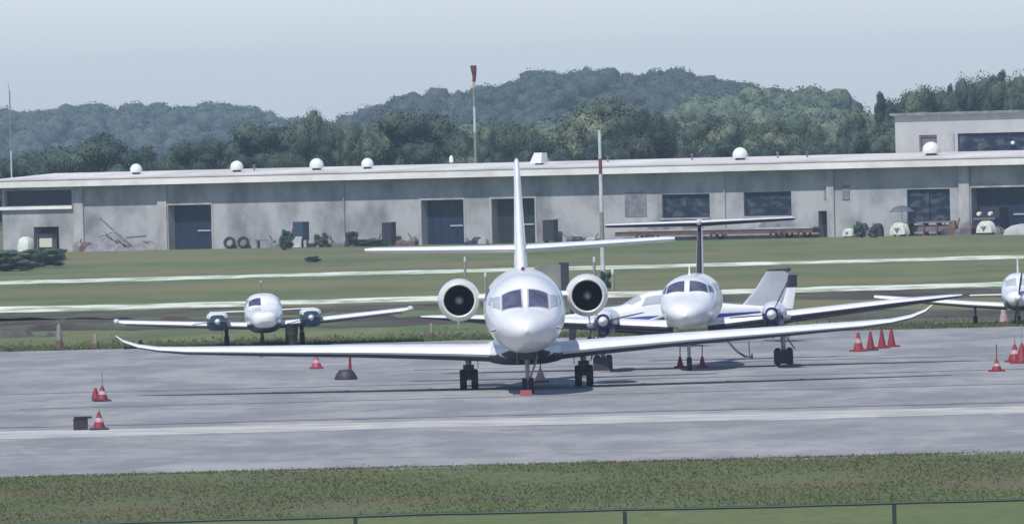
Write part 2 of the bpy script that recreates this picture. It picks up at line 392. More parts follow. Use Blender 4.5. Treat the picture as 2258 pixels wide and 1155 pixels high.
def crown_cone(nc):
    cs, rs = [], []
    for i in range(nc):
        z = .08+.90*(i/nc); rad = .30*(1-z)**.8+.02; a = rng.uniform(0, 6.28)
        cs.append((rad*.6*math.cos(a), rad*.6*math.sin(a), z)); k = .04+rad*.5
        rs.append((k, k, .055))
    return cs, rs
VAR = {}
for kind in ('leafA', 'leafB', 'leafC'):
    for v in range(3):
        cs, rs = crown_round(40 if kind != 'leafB' else 30)
        cs += [(0, 0, .5)]*3; rs += [(.30, .30, .26)]*3
        VAR[kind, v] = foliage_mesh('crown', cs, rs, 620, .0125, MAT[kind], 2, .66, .60, 1.06)
cs, rs = crown_cone(40)
VAR['cone', 0] = foliage_mesh('crown', cs, rs, 330, .012, MAT['leafA'], 2, .66, .6, 1.1)
def trunk_mesh():
    mb = MB(); mb.tube([(0, 0, -.02), (.01, 0, .2), (-.01, .01, .42), (0, 0, .62)], [.035, .026, .02, .008], 8)
    for a in (0.3, 1.6, 2.9, 4.1, 5.3):
        mb.tube([(0, 0, .25+.05*a/2), (.12*math.cos(a), .12*math.sin(a), .45), (.24*math.cos(a), .24*math.sin(a), .62)], [.014, .01, .004], 6)
    return mb.build('trunk', 'bark')
_t = trunk_mesh(); TR = _t.data; bpy.data.objects.remove(_t)
def tree(px, top, wpx, D, kind, label, name='tree', cat='tree', group=None, basez=0.0):
    p = atD(px, top, D); H = p.z-basez; W = wpx*D/F
    root = thing(name, label, cat, (p.x, D, basez), random.uniform(0, 6.28), group=group)
    sx = W/.92
    key = (kind, random.randrange(3)) if kind != 'cone' else ('cone', 0)
    if kind == 'cone': sx = W*1.5/.62
    for nm, me in (('crown', VAR[key]), ('trunk', TR)):
        o = bpy.data.objects.new(nm, me); COL.objects.link(o); o.parent = root
        o.scale = (sx, sx, H) if nm == 'crown' else (sx*.6, sx*.6, H)
    return root

A, B_, C_ = 'leafA', 'leafB', 'leafC'
TREES = [
 (195, 298, 210, 790, A, 'dark round tree left of the first white roof dome'),
 (105, 335, 140, 830, C_, 'low green tree near the left end of the warehouse roof'),
 (40, 352, 120, 800, A, 'dark shrubby tree behind the roof corner at far left'),
 (285, 328, 110, 800, A, 'small dark tree right behind the leftmost roof dome'),
 (345, 352, 90, 820, C_, 'low pale green tree in the dip between two dark clumps on the left'),
 (430, 318, 130, 800, A, 'dark tree rising just left of the second roof dome'),
 (520, 300, 150, 810, A, 'dark tree standing directly behind the second roof dome'),
 (590, 284, 170, 800, A, 'broad dark tree above the gap between second and third roof domes'),
 (650, 262, 120, 840, B_, 'olive tree topping the dark clump above the third roof dome'),
 (705, 250, 95, 850, B_, 'light olive tree beside the sky gap between the two hills'),
 (690, 300, 110, 790, A, 'dark tree just behind the third and fourth roof domes'),
 (758, 290, 80, 830, C_, 'narrow grey-green tree in the valley left of the fourth roof dome'),
 (800, 262, 110, 860, B_, 'light olive tree at the foot of the right hill, above fourth dome'),
 (845, 300, 110, 800, C_, 'mid green tree right of the fourth roof dome'),
 (920, 258, 190, 800, A, 'large dark round tree left of the windsock mast'),
 (1000, 262, 110, 850, B_, 'olive feathery tree immediately left of the windsock mast'),
 (1085, 268, 100, 840, B_, 'olive tree immediately right of the windsock mast'),
 (1030, 315, 100, 790, C_, 'low green tree at the foot of the windsock mast'),
 (1150, 262, 120, 850, B_, 'olive tree behind the tip of the jet tail fin'),
 (1205, 300, 120, 790, A, 'dark tree behind the leaning white roof box beside the tail fin'),
 (1262, 262, 110, 850, C_, 'grey-green tree between the tail fin and the banded mast'),
 (1328, 222, 200, 830, B_, 'tall broad olive-brown tree above the banded mast'),
 (1425, 236, 140, 800, A, 'tall dark tree right of the banded mast'),
 (1350, 290, 150, 780, A, 'dark lower tree directly behind the top of the banded mast'),
 (1500, 285, 110, 840, C_, 'green tree below the summit of the right hill'),
 (1555, 262, 130, 860, C_, 'mid green tree above the left warehouse window'),
 (1625, 262, 130, 830, B_, 'pale olive tree above the right-hand roof dome'),
 (1595, 312, 130, 790, A, 'dark low tree just left of the right-hand roof dome'),
 (1700, 268, 150, 830, B_, 'broad olive tree right of the right-hand roof dome'),
 (1690, 318, 120, 780, A, 'low dark tree hugging the roof right of the right-hand dome'),
 (1775, 262, 120, 850, C_, 'green tree under the end of the green hill'),
 (1868, 274, 100, 790, A, 'very dark round tree left of the upper block'),
 (1800, 312, 110, 800, C_, 'low grey-green tree beside the very dark round one'),
 (1925, 246, 130, 820, C_, 'green tree touching the left side of the upper block'),
 (1943, 205, 46, 900, 'cone', 'pointed conifer standing alone left of the upper block'),
 (2030, 204, 130, 900, C_, 'broad tree over the left corner of the upper block'),
 (2095, 188, 34, 900, 'cone', 'small pointed conifer above the middle of the upper block'),
 (2128, 188, 70, 880, A, 'dark tree between the conifers above the upper block'),
 (2187, 170, 50, 900, 'cone', 'left one of the twin tall conifers above the upper block'),
 (2208, 158, 50, 905, 'cone', 'right and taller one of the twin conifers above the upper block'),
 (2215, 180, 110, 890, C_, 'green tree around the foot of the twin conifers'),
 (1985, 220, 120, 905, A, 'dark tree just beyond the left corner of the upper block'),
 (2065, 198, 130, 895, C_, 'green tree between the upper block corner and the small pointed conifer'),
 (2165, 186, 130, 910, A, 'broad dark tree left of the twin conifers'),
 (2235, 172, 120, 908, C_, 'green tree just right of the twin conifers'),
 (2265, 176, 90, 880, A, 'dark tree cut by the right edge, beyond the upper block'),
]
for (px, top, wp, D, k, lab) in TREES:
    tree(px, top, wp*1.15, D, k, lab, name='conifer' if k == 'cone' else 'tree', cat='conifer' if k == 'cone' else 'tree', group='trees behind the warehouse')

def forest(name, label, ridge, m, n, ysz, size, per, body=.72, r0=.68, r1=.96):
    """ridge(x) -> (y, z of ground); crowns scattered down the front slope of a hill"""
    cs, rs = [], []
    for i in range(n):
        x, y, z = ridge(i, n)
        w2 = rng.uniform(.75, 1.15)*ysz
        for k in range(5):
            cs.append((x+rng.normal(0, w2*.3), y+rng.normal(0, w2*.3), z+w2*rng.uniform(.25, .8)))
            q = w2*rng.uniform(.25, .42); rs.append((q*1.15, q*1.15, q))
    me = foliage_mesh(name, cs, rs, per, size, m, body=body, r0=r0, r1=r1)
    o = bpy.data.objects.new(name, me); COL.objects.link(o)
    return tag(o, label, 'forest', kind='stuff')
def interp(tab, x): return float(np.interp(x, [a for a, b in tab], [b for a, b in tab]))
def hill(name, tab, D, depth, treeh, fname, flabel, n, per, size, seed, m=None, base_px=None):
    """tab: skyline (px, py) of the tree tops; the land lies treeh below it"""
    px0, px1 = tab[0][0], tab[-1][0]
    def H(px):
        return max(0.3, atD(px, interp(tab, px), D).z-treeh*1.12)
    nx, ny = 80, 14; vs = []; fs = []
    for i in range(nx+1):
        px = px0+(px1-px0)*i/nx; h = H(px); X = atD(px, 400, D).x
        for j in range(ny+1):
            t = j/ny                          # 0 front foot .. 1 back foot
            prof = math.sin(math.pi*min(1, t))**.8
            vs.append((X, D+depth*(t-.5)*1.0, h*prof+(0.6*math.sin(i*.7+j)*prof) if 0 < j < ny else -.5))
    for i in range(nx):
        for j in range(ny):
            k = i*(ny+1)+j; fs.append((k, k+1, k+ny+2, k+ny+1))
    tag(MB().add(vs, fs).build(name, 'hillm'), kind='structure')
    def rg(i, n_):
        px = rng.uniform(px0, px1); t = rng.uniform(.04, .62) if i % 4 else rng.uniform(.46, .54)
        X = atD(px, 400, D).x
        return X, D+depth*(t-.5), H(px)*math.sin(math.pi*t)**.8
    forest(fname, flabel, rg, MAT[m or 'leafF'], n, treeh, size, per)
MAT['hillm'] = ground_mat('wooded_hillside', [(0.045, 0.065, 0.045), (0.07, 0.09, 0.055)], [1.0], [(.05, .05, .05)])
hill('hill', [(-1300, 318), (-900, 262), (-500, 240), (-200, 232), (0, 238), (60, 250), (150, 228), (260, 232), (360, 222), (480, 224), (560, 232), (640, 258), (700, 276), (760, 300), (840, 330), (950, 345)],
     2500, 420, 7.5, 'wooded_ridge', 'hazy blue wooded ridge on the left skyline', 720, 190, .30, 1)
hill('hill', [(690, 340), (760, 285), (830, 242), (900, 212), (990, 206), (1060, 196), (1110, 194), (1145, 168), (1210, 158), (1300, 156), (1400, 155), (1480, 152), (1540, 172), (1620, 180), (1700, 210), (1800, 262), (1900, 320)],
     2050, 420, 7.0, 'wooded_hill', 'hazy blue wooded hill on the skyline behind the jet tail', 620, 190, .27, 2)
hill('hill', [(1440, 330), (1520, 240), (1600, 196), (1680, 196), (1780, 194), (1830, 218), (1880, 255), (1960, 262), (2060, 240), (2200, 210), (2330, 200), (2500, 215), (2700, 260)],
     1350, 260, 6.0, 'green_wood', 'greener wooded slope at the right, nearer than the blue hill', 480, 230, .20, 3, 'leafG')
def wood_strip(i, n_):
    px = -150+2650*rng.random(); D = rng.uniform(930, 1080)
    return atD(px, 400, D).x, D, (-3.4 if px < 620 else 0.0)
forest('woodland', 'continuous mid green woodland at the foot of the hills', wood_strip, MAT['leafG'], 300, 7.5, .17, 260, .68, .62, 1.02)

# ------------------------------------------------------------------ warehouse
L0 = G(0, 557.7); L1 = G(2258, 514.8)
ux = (L1-L0).normalized(); uy = Vector((-ux.y, ux.x, 0))          # uy points away from the camera
fang = math.atan2(ux.y, ux.x)
def fac(px, py, off=0.0):
    """facade coordinates (u along, z) of the point seen at a pixel; off = distance in front of the wall"""
    o = L0-uy*off; d = ray(px, py); t = (o-Vector((0, 0, CAMH))).dot(uy)/d.dot(uy)
    p = Vector((0, 0, CAMH))+d*t
    return (p-L0).dot(ux), p.z
def frect(x0, y0, x1, y1, off=0.0):
    u0, _ = fac(x0, (y0+y1)/2, off); u1, _ = fac(x1, (y0+y1)/2, off)
    _, zt = fac((x0+x1)/2, y0, off); _, zb = fac((x0+x1)/2, y1, off)
    return u0, u1, zb, zt
wh = thing('warehouse', 'long low grey warehouse with pale overhanging roof edge and dark doors', 'building', L0, fang)
def wall_open(u0, u1, z0, z1, rects, th=.3, y0=0.0):
    us = sorted({u0, u1, *[r[0] for r in rects], *[r[1] for r in rects]}); zs = sorted({z0, z1, *[r[2] for r in rects], *[r[3] for r in rects]})
    us = [u for u in us if u0 <= u <= u1]; zs = [z for z in zs if z0 <= z <= z1]
    solid = lambda a, b: not any(r[0] <= a <= r[1] and r[2] <= b <= r[3] for r in rects)
    mb = MB(); ng = {}
    for i in range(len(us)-1):
        for j in range(len(zs)-1):
            ng[i, j] = solid((us[i]+us[i+1])/2, (zs[j]+zs[j+1])/2)
    for (i, j), s in ng.items():
        if not s: continue
        a, b, c, d = us[i], us[i+1], zs[j], zs[j+1]
        mb.add([(a, y0, c), (b, y0, c), (b, y0, d), (a, y0, d)], [(0, 1, 2, 3)])
        mb.add([(a, y0+th, c), (b, y0+th, c), (b, y0+th, d), (a, y0+th, d)], [(3, 2, 1, 0)])
        if not ng.get((i-1, j), False): mb.add([(a, y0, c), (a, y0+th, c), (a, y0+th, d), (a, y0, d)], [(3, 2, 1, 0)])
        if not ng.get((i+1, j), False): mb.add([(b, y0, c), (b, y0+th, c), (b, y0+th, d), (b, y0, d)], [(0, 1, 2, 3)])
        if not ng.get((i, j-1), False): mb.add([(a, y0, c), (b, y0, c), (b, y0+th, c), (a, y0+th, c)], [(3, 2, 1, 0)])
        if not ng.get((i, j+1), False): mb.add([(a, y0, d), (b, y0, d), (b, y0+th, d), (a, y0+th, d)], [(0, 1, 2, 3)])
    return mb
UL = (L1-L0).length
U0 = fac(6, 500)[0]; U1 = UL+12
ZE = 4.5
def op(x0, y0, x1, y1, ground=False):
    r = list(frect(x0, y0, x1, y1))
    if ground: r[2] = 0.0
    return tuple(r)
doors = [op(372, 452, 467, 552, True), op(930, 441, 1023, 530, True), op(1085, 438, 1180, 528, True), op(2143, 413, 2290, 515, True)]
dmats = ['door', 'door', 'doorgreen', 'door']
smalldoors = [op(1805, 465, 1828, 518, True), op(75, 500, 130, 548, True)]
wins = [op(1460, 428, 1565, 480), op(1640, 423, 1745, 476), op(2000, 417, 2095, 492)]
upband = op(10, 420, 158, 453)
pad = .02
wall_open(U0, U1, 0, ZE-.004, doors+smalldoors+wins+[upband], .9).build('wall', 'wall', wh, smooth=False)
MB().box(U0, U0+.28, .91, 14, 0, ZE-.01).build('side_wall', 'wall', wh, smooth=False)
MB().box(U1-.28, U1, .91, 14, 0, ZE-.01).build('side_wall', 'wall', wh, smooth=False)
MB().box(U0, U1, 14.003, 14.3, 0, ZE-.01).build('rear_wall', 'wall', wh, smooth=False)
for r, m in zip(doors, dmats):
    d = MB()
    d.box(r[0]+.01, r[1]-.01, .74, .80, 0, r[3]-.01)
    n = 5
    for k in range(n):                       # raised ribs
        u = r[0]+(r[1]-r[0])*(k+.5)/n; d.box(u-.03, u+.03, .71, .737, .05, r[3]-.06)
    dd = d.build('door', m, wh, smooth=False)
    MB().box(r[0]+(r[1]-r[0])*.55, r[0]+(r[1]-r[0])*.85, .64, .705, r[3]*.40, r[3]*.40+.10).build('handle', 'fingrey', dd, smooth=False)
    f = MB(); f.box(r[0]-.14, r[0]-.01, -.05, -.003, 0, r[3]+.12); f.box(r[1]+.01, r[1]+.14, -.05, -.003, 0, r[3]+.12); f.box(r[0]-.009, r[1]+.009, -.05, -.003, r[3]+.01, r[3]+.12)
    f.build('frame', 'pier', dd, smooth=False)
r = smalldoors[0]; MB().box(r[0]+.01, r[1]-.01, .62, .68, 0, r[3]-.01).build('door', 'door', wh, smooth=False)
for r in wins:
    g = MB().box(r[0]+.01, r[1]-.01, .2, .22, r[2]+.01, r[3]-.01).build('window', 'winglass', wh, smooth=False)
    f = MB()
    f.box(r[0]+.005, r[0]+.10, .12, .195, r[2]+.005, r[3]-.005); f.box(r[1]-.10, r[1]-.005, .12, .195, r[2]+.005, r[3]-.005)
    f.box(r[0]+.101, r[1]-.101, .12, .195, r[3]-.12, r[3]-.005); f.box(r[0]+.101, r[1]-.101, .12, .195, r[2]+.005, r[2]+.10)
    um = (r[0]+r[1])/2; f.box(um-.03, um+.03, .13, .19, r[2]+.102, r[3]-.122)
    f.build('frame', 'door', g, smooth=False)
    MB().box(r[0]-.08, r[1]+.08, -.10, -.004, r[2]-.12, r[2]-.004).build('sill', 'pier', g, smooth=False)
# left bay: dark recessed strip over a pale beam
MB().box(U0+.02, upband[1]-.01, .35, .4, upband[2], upband[3]).build('louvre', 'door', wh, smooth=False)
b = frect(-2, 455, 162, 462); MB().box(U0-.1, b[1], -.22, -.004, b[2], b[3]).build('beam', 'fascia', wh, smooth=False)
for x0, x1 in ((165, 186), (350, 370), (2118, 2141), (1826, 1842)):
    q = frect(x0, 420, x1, 540); MB().box(q[0], q[1], -.16, -.004, 0, ZE-.02).build('pilaster', 'pier', wh, smooth=False)
q = frect(1378, 424, 1426, 478); f = MB()
f.box(q[0], q[1], -.03, -.004, q[2], q[3]); f.build('blocked_window', 'debris', wh, smooth=False)
for (x0, y0, x1, y1) in ((1818, 412, 1838, 438), (1858, 408, 1874, 440)):
    q = frect(x0, y0, x1, y1); MB().box(q[0], q[1], -.06, -.004, q[2], q[3]).build('wall_stain', 'debris', wh, smooth=False)  # thin slabs standing for two dark stains on the wall
# downpipes
for x in (760, 1600):
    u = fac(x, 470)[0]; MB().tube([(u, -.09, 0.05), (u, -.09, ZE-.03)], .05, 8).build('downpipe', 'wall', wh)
# roof with fascia
FH = .58; OV = 1.0
ro = MB()
ro.box(U0-.3, U1+.3, -OV+.05, -OV+.10, ZE, ZE+FH-.02)
fas = ro.build('fascia', 'fascia', wh, smooth=False)
ro = MB(); x0, x1 = U0-.35, U1+.35
ys = [-OV, 7, 15.2]; zs = [ZE+FH, 5.42, ZE+FH]
for i in range(2):
    y0, y1, z0, z1 = ys[i], ys[i+1], zs[i], zs[i+1]
    ro.add([(x0, y0, z0), (x1, y0, z0), (x1, y1, z1), (x0, y1, z1), (x0, y0, z0-.1), (x1, y0, z0-.1), (x1, y1, z1-.1), (x0, y1, z1-.1)],
           [(0, 1, 2, 3), (7, 6, 5, 4), (0, 4, 5, 1), (1, 5, 6, 2), (2, 6, 7, 3), (3, 7, 4, 0)])
ro.build('roof', 'roof', wh, smooth=False)
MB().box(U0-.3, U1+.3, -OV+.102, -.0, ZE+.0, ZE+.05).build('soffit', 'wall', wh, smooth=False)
def dome_vent(px, py, wpx, boxy=False, off=-2.5):
    u, _ = fac(px, py, off); zr = ZE+FH+(-off+OV)*(5.42-ZE-FH)/(7+OV)
    s = wpx/33.0
    if boxy:
        mb = MB(); a, b2 = s*.5, s*.38
        mb.add([(u-a*1.2, -off-a, zr+.1), (u+a, -off-a, zr+.1), (u+a, -off+a, zr+.1), (u-a*1.2, -off+a, zr+.1), (u-b2*.6, -off-b2, zr+s*.95), (u+b2*1.3, -off-b2, zr+s*.95), (u+b2*1.3, -off+b2, zr+s*.95), (u-b2*.6, -off+b2, zr+s*.95)],
               [(3, 2, 1, 0), (4, 5, 6, 7), (0, 1, 5, 4), (1, 2, 6, 5), (2, 3, 7, 6), (3, 0, 4, 7)])
        o = mb.build('roof_vent', 'vent', wh, smooth=False)
    else:
        prof = [(s*.38, zr+.12), (s*.52, zr+.14), (s*.54, zr+.28)]+[(s*.54*math.cos(t), zr+.30+s*.55*math.sin(t)) for t in np.linspace(.1, 1.5, 7)]
        o = MB().lathe(prof, (u, -off, 0), 'z', 18, cap=True).build('roof_vent', 'vent', wh)
    MB().lathe([(s*.34, zr-.1), (s*.34, zr+.13)], (u, -off, 0), 'z', 14, cap=True).build('vent_collar', 'dark', o)
for a in ((300, 368, 26), (522, 362, 28), (698, 358, 30), (810, 355, 26), (1632, 337, 32), (2053, 328, 36)): dome_vent(*a)
dome_vent(1189, 349, 28, True)
u, _ = fac(995, 350, -2.5); MB().lathe([(.05, 5.2), (.05, 5.5), (.16, 5.55), (.12, 5.9), (.02, 6.0)], (u, 2.5, 0), 'z', 10, cap=True).build('roof_pipe', 'vent', wh)
for x in (560, 1340, 1780, 1526, 1715):
    u, _ = fac(x, 350, -4); MB().lathe([(.06, 5.1), (.06, 5.62), (.11, 5.63), (.11, 5.7)], (u, 4, 0), 'z', 10, cap=True).build('roof_pipe', 'debris', wh)

# upper block behind the right end
DU = 15.6
ub = thing('upper_block', 'taller flat-roofed grey block rising behind the right end of the warehouse', 'building', L0+uy*DU, fang)
def fu(px, py):
    o = L0+uy*DU; d = ray(px, py); t = (o-Vector((0, 0, CAMH))).dot(uy)/d.dot(uy)
    p = Vector((0, 0, CAMH))+d*t; return (p-L0).dot(ux), p.z
ua, zt = fu(1973, 256); ub1 = UL+16
wu = [(*[fu(2112, 315)[0], ub1-2], fu(2180, 338)[1], fu(2180, 293)[1]), (fu(2027, 315)[0], fu(2066, 315)[0], fu(2046, 334)[1], fu(2046, 298)[1])]
wall_open(ua, ub1, 0, zt, wu, .3).build('wall', 'upperwall', ub, smooth=False)
MB().box(ua, ua+.3, .303, 9, 0, zt).build('side_wall', 'upperwall', ub, smooth=False)
MB().box(ub1-.3, ub1, .303, 9, 0, zt).build('side_wall', 'upperwall', ub, smooth=False)
MB().box(ua-.25, ub1+.25, -.3, 9.3, zt+.003, zt+.18).build('roof', 'debris', ub, smooth=False)
g = MB().box(wu[0][0], wu[0][1], .15, .18, wu[0][2], wu[0][3]).build('window', 'navyglass' if 'navyglass' in MAT else 'winglass', ub, smooth=False)
f = MB()
for k in range(8):
    u = wu[0][0]+(wu[0][1]-wu[0][0])*k/7; f.box(u-.04, u+.04, .06, .147, wu[0][2]+.002, wu[0][3]-.002)
f.build('frame', 'navy', g, smooth=False)
g = MB().box(wu[1][0], wu[1][1], .15, .18, wu[1][2], wu[1][3]).build('window', 'curtain', ub, smooth=False)
q = wu[1]; f = MB(); f.box(q[0], q[0]+.1, .05, .147, q[2], q[3]); f.box(q[0]+.101, q[1], .05, .147, q[3]-.12, q[3]-.002); f.build('frame', 'curtain', g, smooth=False)
q = (fu(2080, 315)[0], fu(2105, 315)[0]); MB().box(q[0], q[1], -.06, -.003, 5.0, fu(2090, 296)[1]).build('panel', 'pier', ub, smooth=False)
uL = fu(2236, 315); MB().lathe([(.03, -.3), (.12, -.25), (.12, -.05)], (uL[0], 0.0, uL[1]), 'y', 12, cap=True).build('wall_lamp', 'vent', ub)

# ------------------------------------------------------------------ things along the foot of the warehouse
def foot(px, off=1.2):
    u, _ = fac(px, 520, off); return L0+ux*u-uy*off
def crate_stack(name, label, cat, px, w_, h, off=1.0, m='dark', m2='debris'):
    t = thing(name, label, cat, foot(px, off), fang)
    MB().box(-w_/2, w_/2, -.3, .3, .12, h).build('body', m, t, smooth=False)
    f = MB()
    for x in (-w_/2+.06, w_/2-.06): f.box(x-.05, x+.05, -.32, .32, 0, .117)
    f.build('feet', m2, t, smooth=False)
    MB().box(-w_/2-.04, w_/2+.04, -.34, .34, h+.003, h+.06).build('lid', m2, t, smooth=False)
    return t
crate_stack('cabinet', 'dark upright cabinet on the ground mound left of the second dark door', 'cabinet', 858, .75, 1.55, 1.0)
crate_stack('cabinet', 'dark cabinet standing right of the third dark door', 'cabinet', 1214, .85, 1.5, .9)
t = thing('generator', 'dark green upright machine with grey chute between first and second doors', 'machine', foot(660, 1.4), fang)
MB().box(-.25, .55, -.4, .4, .5, 1.75).build('body', 'teal', t, smooth=False)
f = MB(); [f.box(x, x+.1, y, y+.1, 0, .497) for x in (-.2, .4) for y in (-.35, .25)]; f.build('legs', 'debris', t, smooth=False)
f = MB(); f.add([(-.25, -.9, .02), (.65, -.9, .02), (.5, -.42, .75), (-.02, -.42, .75), (-.25, -.8, .02), (.65, -.8, .02), (.5, -.41, .55), (-.02, -.41, .55)], [(0, 1, 2, 3), (7, 6, 5, 4), (0, 4, 5, 1), (1, 5, 6, 2), (2, 6, 7, 3), (3, 7, 4, 0)]); f.build('chute', 'pier', t, smooth=False)
MB().tube([(-.5, 0, 0), (-.5, 0, 1.2), (-.26, 0, 1.5)], .09, 8).build('exhaust_pipe', 'teal', t)
def tyre_mesh(mb, c, r, w_, axis):
    prof = [(r*.55, -w_*.4), (r*.62, -w_*.5), (r*.9, -w_*.5), (r, -w_*.3), (r, w_*.3), (r*.9, w_*.5), (r*.62, w_*.5), (r*.55, w_*.4)]
    mb.lathe(prof+[prof[0]], c, axis, 20)
for px, lab in ((505, 'left one of two old tyres leaning by the first dark door'), (535, 'right one of two old tyres leaning by the first dark door')):
    o = MB(); tyre_mesh(o, (0, 0, .42), .42, .25, 'y'); o = o.build('tyre', 'black'); o.location = foot(px, .6); o.rotation_euler = (R(-14), 0, fang+R(20)); tag(o, lab, 'tyre', 'tyres leaning on the warehouse wall')
t = thing('bench', 'low grey bench against the wall right of the two tyres', 'bench', foot(582, .8), fang)
MB().box(-.6, .6, -.2, .2, .5, .58).build('seat', 'curtain', t, smooth=False)
for x in (-.5, .5): MB().box(x-.05, x+.05, -.18, .18, 0, .497).build('leg', 'debris', t, smooth=False)
# heap of poles and sheets, left bay
t = thing('scrap_heap', 'heap of leaning poles and grey sheeting against the left wall bay', 'scrap', foot(270, 1.2), fang)
f = MB(); nx_, ny_ = 26, 8; vs = []
for i in range(nx_+1):
    for j in range(ny_+1):
        u = i/nx_; t2 = j/ny_
        vs.append((-2.6+5.2*u, -1.0+1.6*t2, max(0, (.25+.75*math.exp(-((u-.25)/.25)**2)+.5*math.exp(-((u-.85)/.15)**2))*math.sin(math.pi*min(1, t2*.75))*(.8+.25*random.random()))-.01))
f.add(vs, [(i*(ny_+1)+j, i*(ny_+1)+j+1, (i+1)*(ny_+1)+j+1, (i+1)*(ny_+1)+j) for i in range(nx_) for j in range(ny_)])
f.build('sheeting', 'debris', t, angle=20)
for (x0, z0, x1, z1) in ((-2.2, 2.3, 1.0, .4), (-1.8, 2.0, .6, .7), (.0, .9, 2.4, 1.0), (-.6, 1.1, 1.6, .1), (-2.3, 1.0, -.2, 1.35)):
    MB().tube([(x0, .5, z0), (x1, -.7, z1)], .06, 7).build('pole', random.choice(['pier', 'curtain', 'rust']), t)
# tarpaulin covered stack at far left
t = thing('covered_cart', 'cream tarpaulin thrown over a small cart at the left doorway', 'cart', foot(56, 1.2), fang)
f = MB(); f.loft([[(x*k+random.uniform(-.04, .04), y*k, z) for x, y in ((-.45, -.35), (0, -.42), (.45, -.35), (.5, 0), (.45, .35), (0, .4), (-.45, .35), (-.5, 0))] for k, z in ((1.05, .1), (1, .5), (.85, .9), (.4, 1.1))]); f.build('tarpaulin', 'cloth', t)
for x in (-.3, .3):
    o = MB(); tyre_mesh(o, (x, 0, .14), .14, .08, 'x'); o.build('wheel', 'black', t)
t = thing('table', 'small dark-topped table with pinkish cloth in the left doorway', 'table', foot(103, .4), fang)
MB().box(-.7, .7, -.3, .3, 1.0, 1.25).build('top', 'dark', t, smooth=False)
MB().box(-.4, .65, -.33, -.305, .35, .97).build('cloth', 'cream', t, smooth=False)
for x in (-.65, .6): MB().box(x, x+.07, -.25, .25, 0, .997).build('leg', 'debris', t, smooth=False)
# umbrella over white covered barrow
t = thing('umbrella', 'dark umbrella with pale panel, open beside the warehouse window', 'umbrella', foot(1990, 1.8), fang)
f = MB(); f.lathe([(.02, 2.02), (.3, 1.96), (.6, 1.82), (.85, 1.6), (.84, 1.59), (.58, 1.79), (.3, 1.92), (.02, 1.98)], (0, 0, 0), 'z', 10); f.build('canopy', 'bellygrey', t, angle=10)
MB().tube([(0, 0, 0), (0, 0, 1.97)], .02, 6).build('pole', 'strut', t)
MB().lathe([(.2, 0), (.2, .06), (.05, .09)], (0, 0, 0), 'z', 12, cap=True).build('base', 'dark', t)
def barrow(px, label, m):
    t = thing('covered_barrow', label, 'barrow', foot(px, 2.2), fang)
    f = MB()
    f.loft([[(.58*math.cos(a)*k, y, .12+.78*math.sin(a)*k) for a in np.linspace(0, math.pi, 14)] for y, k in ((-.42, .8), (-.38, 1), (.3, 1), (.4, .8))]); f.build('cover', m, t)
    MB().add([(-.22, -.43, .55), (.22, -.43, .55), (0, -.43, .2), (-.22, -.45, .55), (.22, -.45, .55), (0, -.45, .2)], [(0, 1, 2), (5, 4, 3), (0, 3, 4, 1), (1, 4, 5, 2), (2, 5, 3, 0)]).build('patch', 'debris', t, smooth=False)
    for x in (-.4, .4):
        o = MB(); tyre_mesh(o, (x, 0, .16), .16, .09, 'x'); o.build('wheel', 'black', t)
    return t
barrow(1985, 'white-covered barrow below the dark umbrella', 'cloth')
barrow(2176, 'white-covered barrow in front of the widest dark door', 'cloth')
t = barrow(1872, 'small white-covered barrow beside the narrow dark doorway', 'cloth'); t.scale = (.65, .65, .65)
def junk(px, wpx, hpx, label, mats, off=1.0, n=4):
    t = thing('junk_pile', label, 'junk', foot(px, off), fang, group='junk along the foot of the warehouse'); k = 1/33.0
    for i in range(n):
        x = (i+.5)/n-.5; w_ = wpx*k/n*random.uniform(.5, .9); h = hpx*k*random.uniform(.4, 1)
        f = MB(); j = lambda q: q+random.uniform(-.12, .12)*h
        f.loft([[(x*wpx*k+px_*w_*q, py_*.4*q, z_) for px_, py_ in ((-.8, -.8), (j(.2), -1), (.9, j(-.6)), (.8, .7), (0, 1), (-.9, j(.6)))] for z_, q in ((0, 1), (h*.5, j(.95)), (h*.85, j(.7)), (h, j(.35)))])
        f.build('heap', random.choice(mats), t, angle=20)
    for i in range(max(1, n//2)):
        x = random.uniform(-.5, .5)*wpx*k; MB().tube([(x, .2, 0), (x+random.uniform(-.8, .8), -.2, hpx*k*random.uniform(.8, 1.5))], .04, 6).build('pole', random.choice(mats), t)
    return t
JM = ['debris', 'rust', 'dark', 'curtain', 'pier', 'tan']
junk(735, 60, 18, 'low junk heap right of the green machine', JM)
junk(800, 70, 20, 'dark junk heap left of the mound with the dark cabinet', ['dark', 'rust', 'debris'])
junk(898, 50, 22, 'junk heap between the dark cabinet and the second dark door', JM, n=3)
junk(1052, 50, 16, 'junk heap between the second and third dark doors', JM, n=3)
junk(1290, 90, 16, 'long low junk heap left of the banded mast', JM, n=5)
junk(1905, 90, 30, 'taller junk heap between the two right-hand white barrows', JM, n=5)
junk(2110, 70, 34, 'junk heap at the pilaster left of the widest door', ['rust', 'dark', 'curtain'], n=4)
junk(612, 50, 20, 'junk heap between the bench and the green machine', JM, n=3)
junk(190, 60, 24, 'junk heap at the foot of the left pilaster', JM, n=3)
junk(2215, 40, 18, 'small junk heap beside the white barrow at the widest door', JM, n=3)
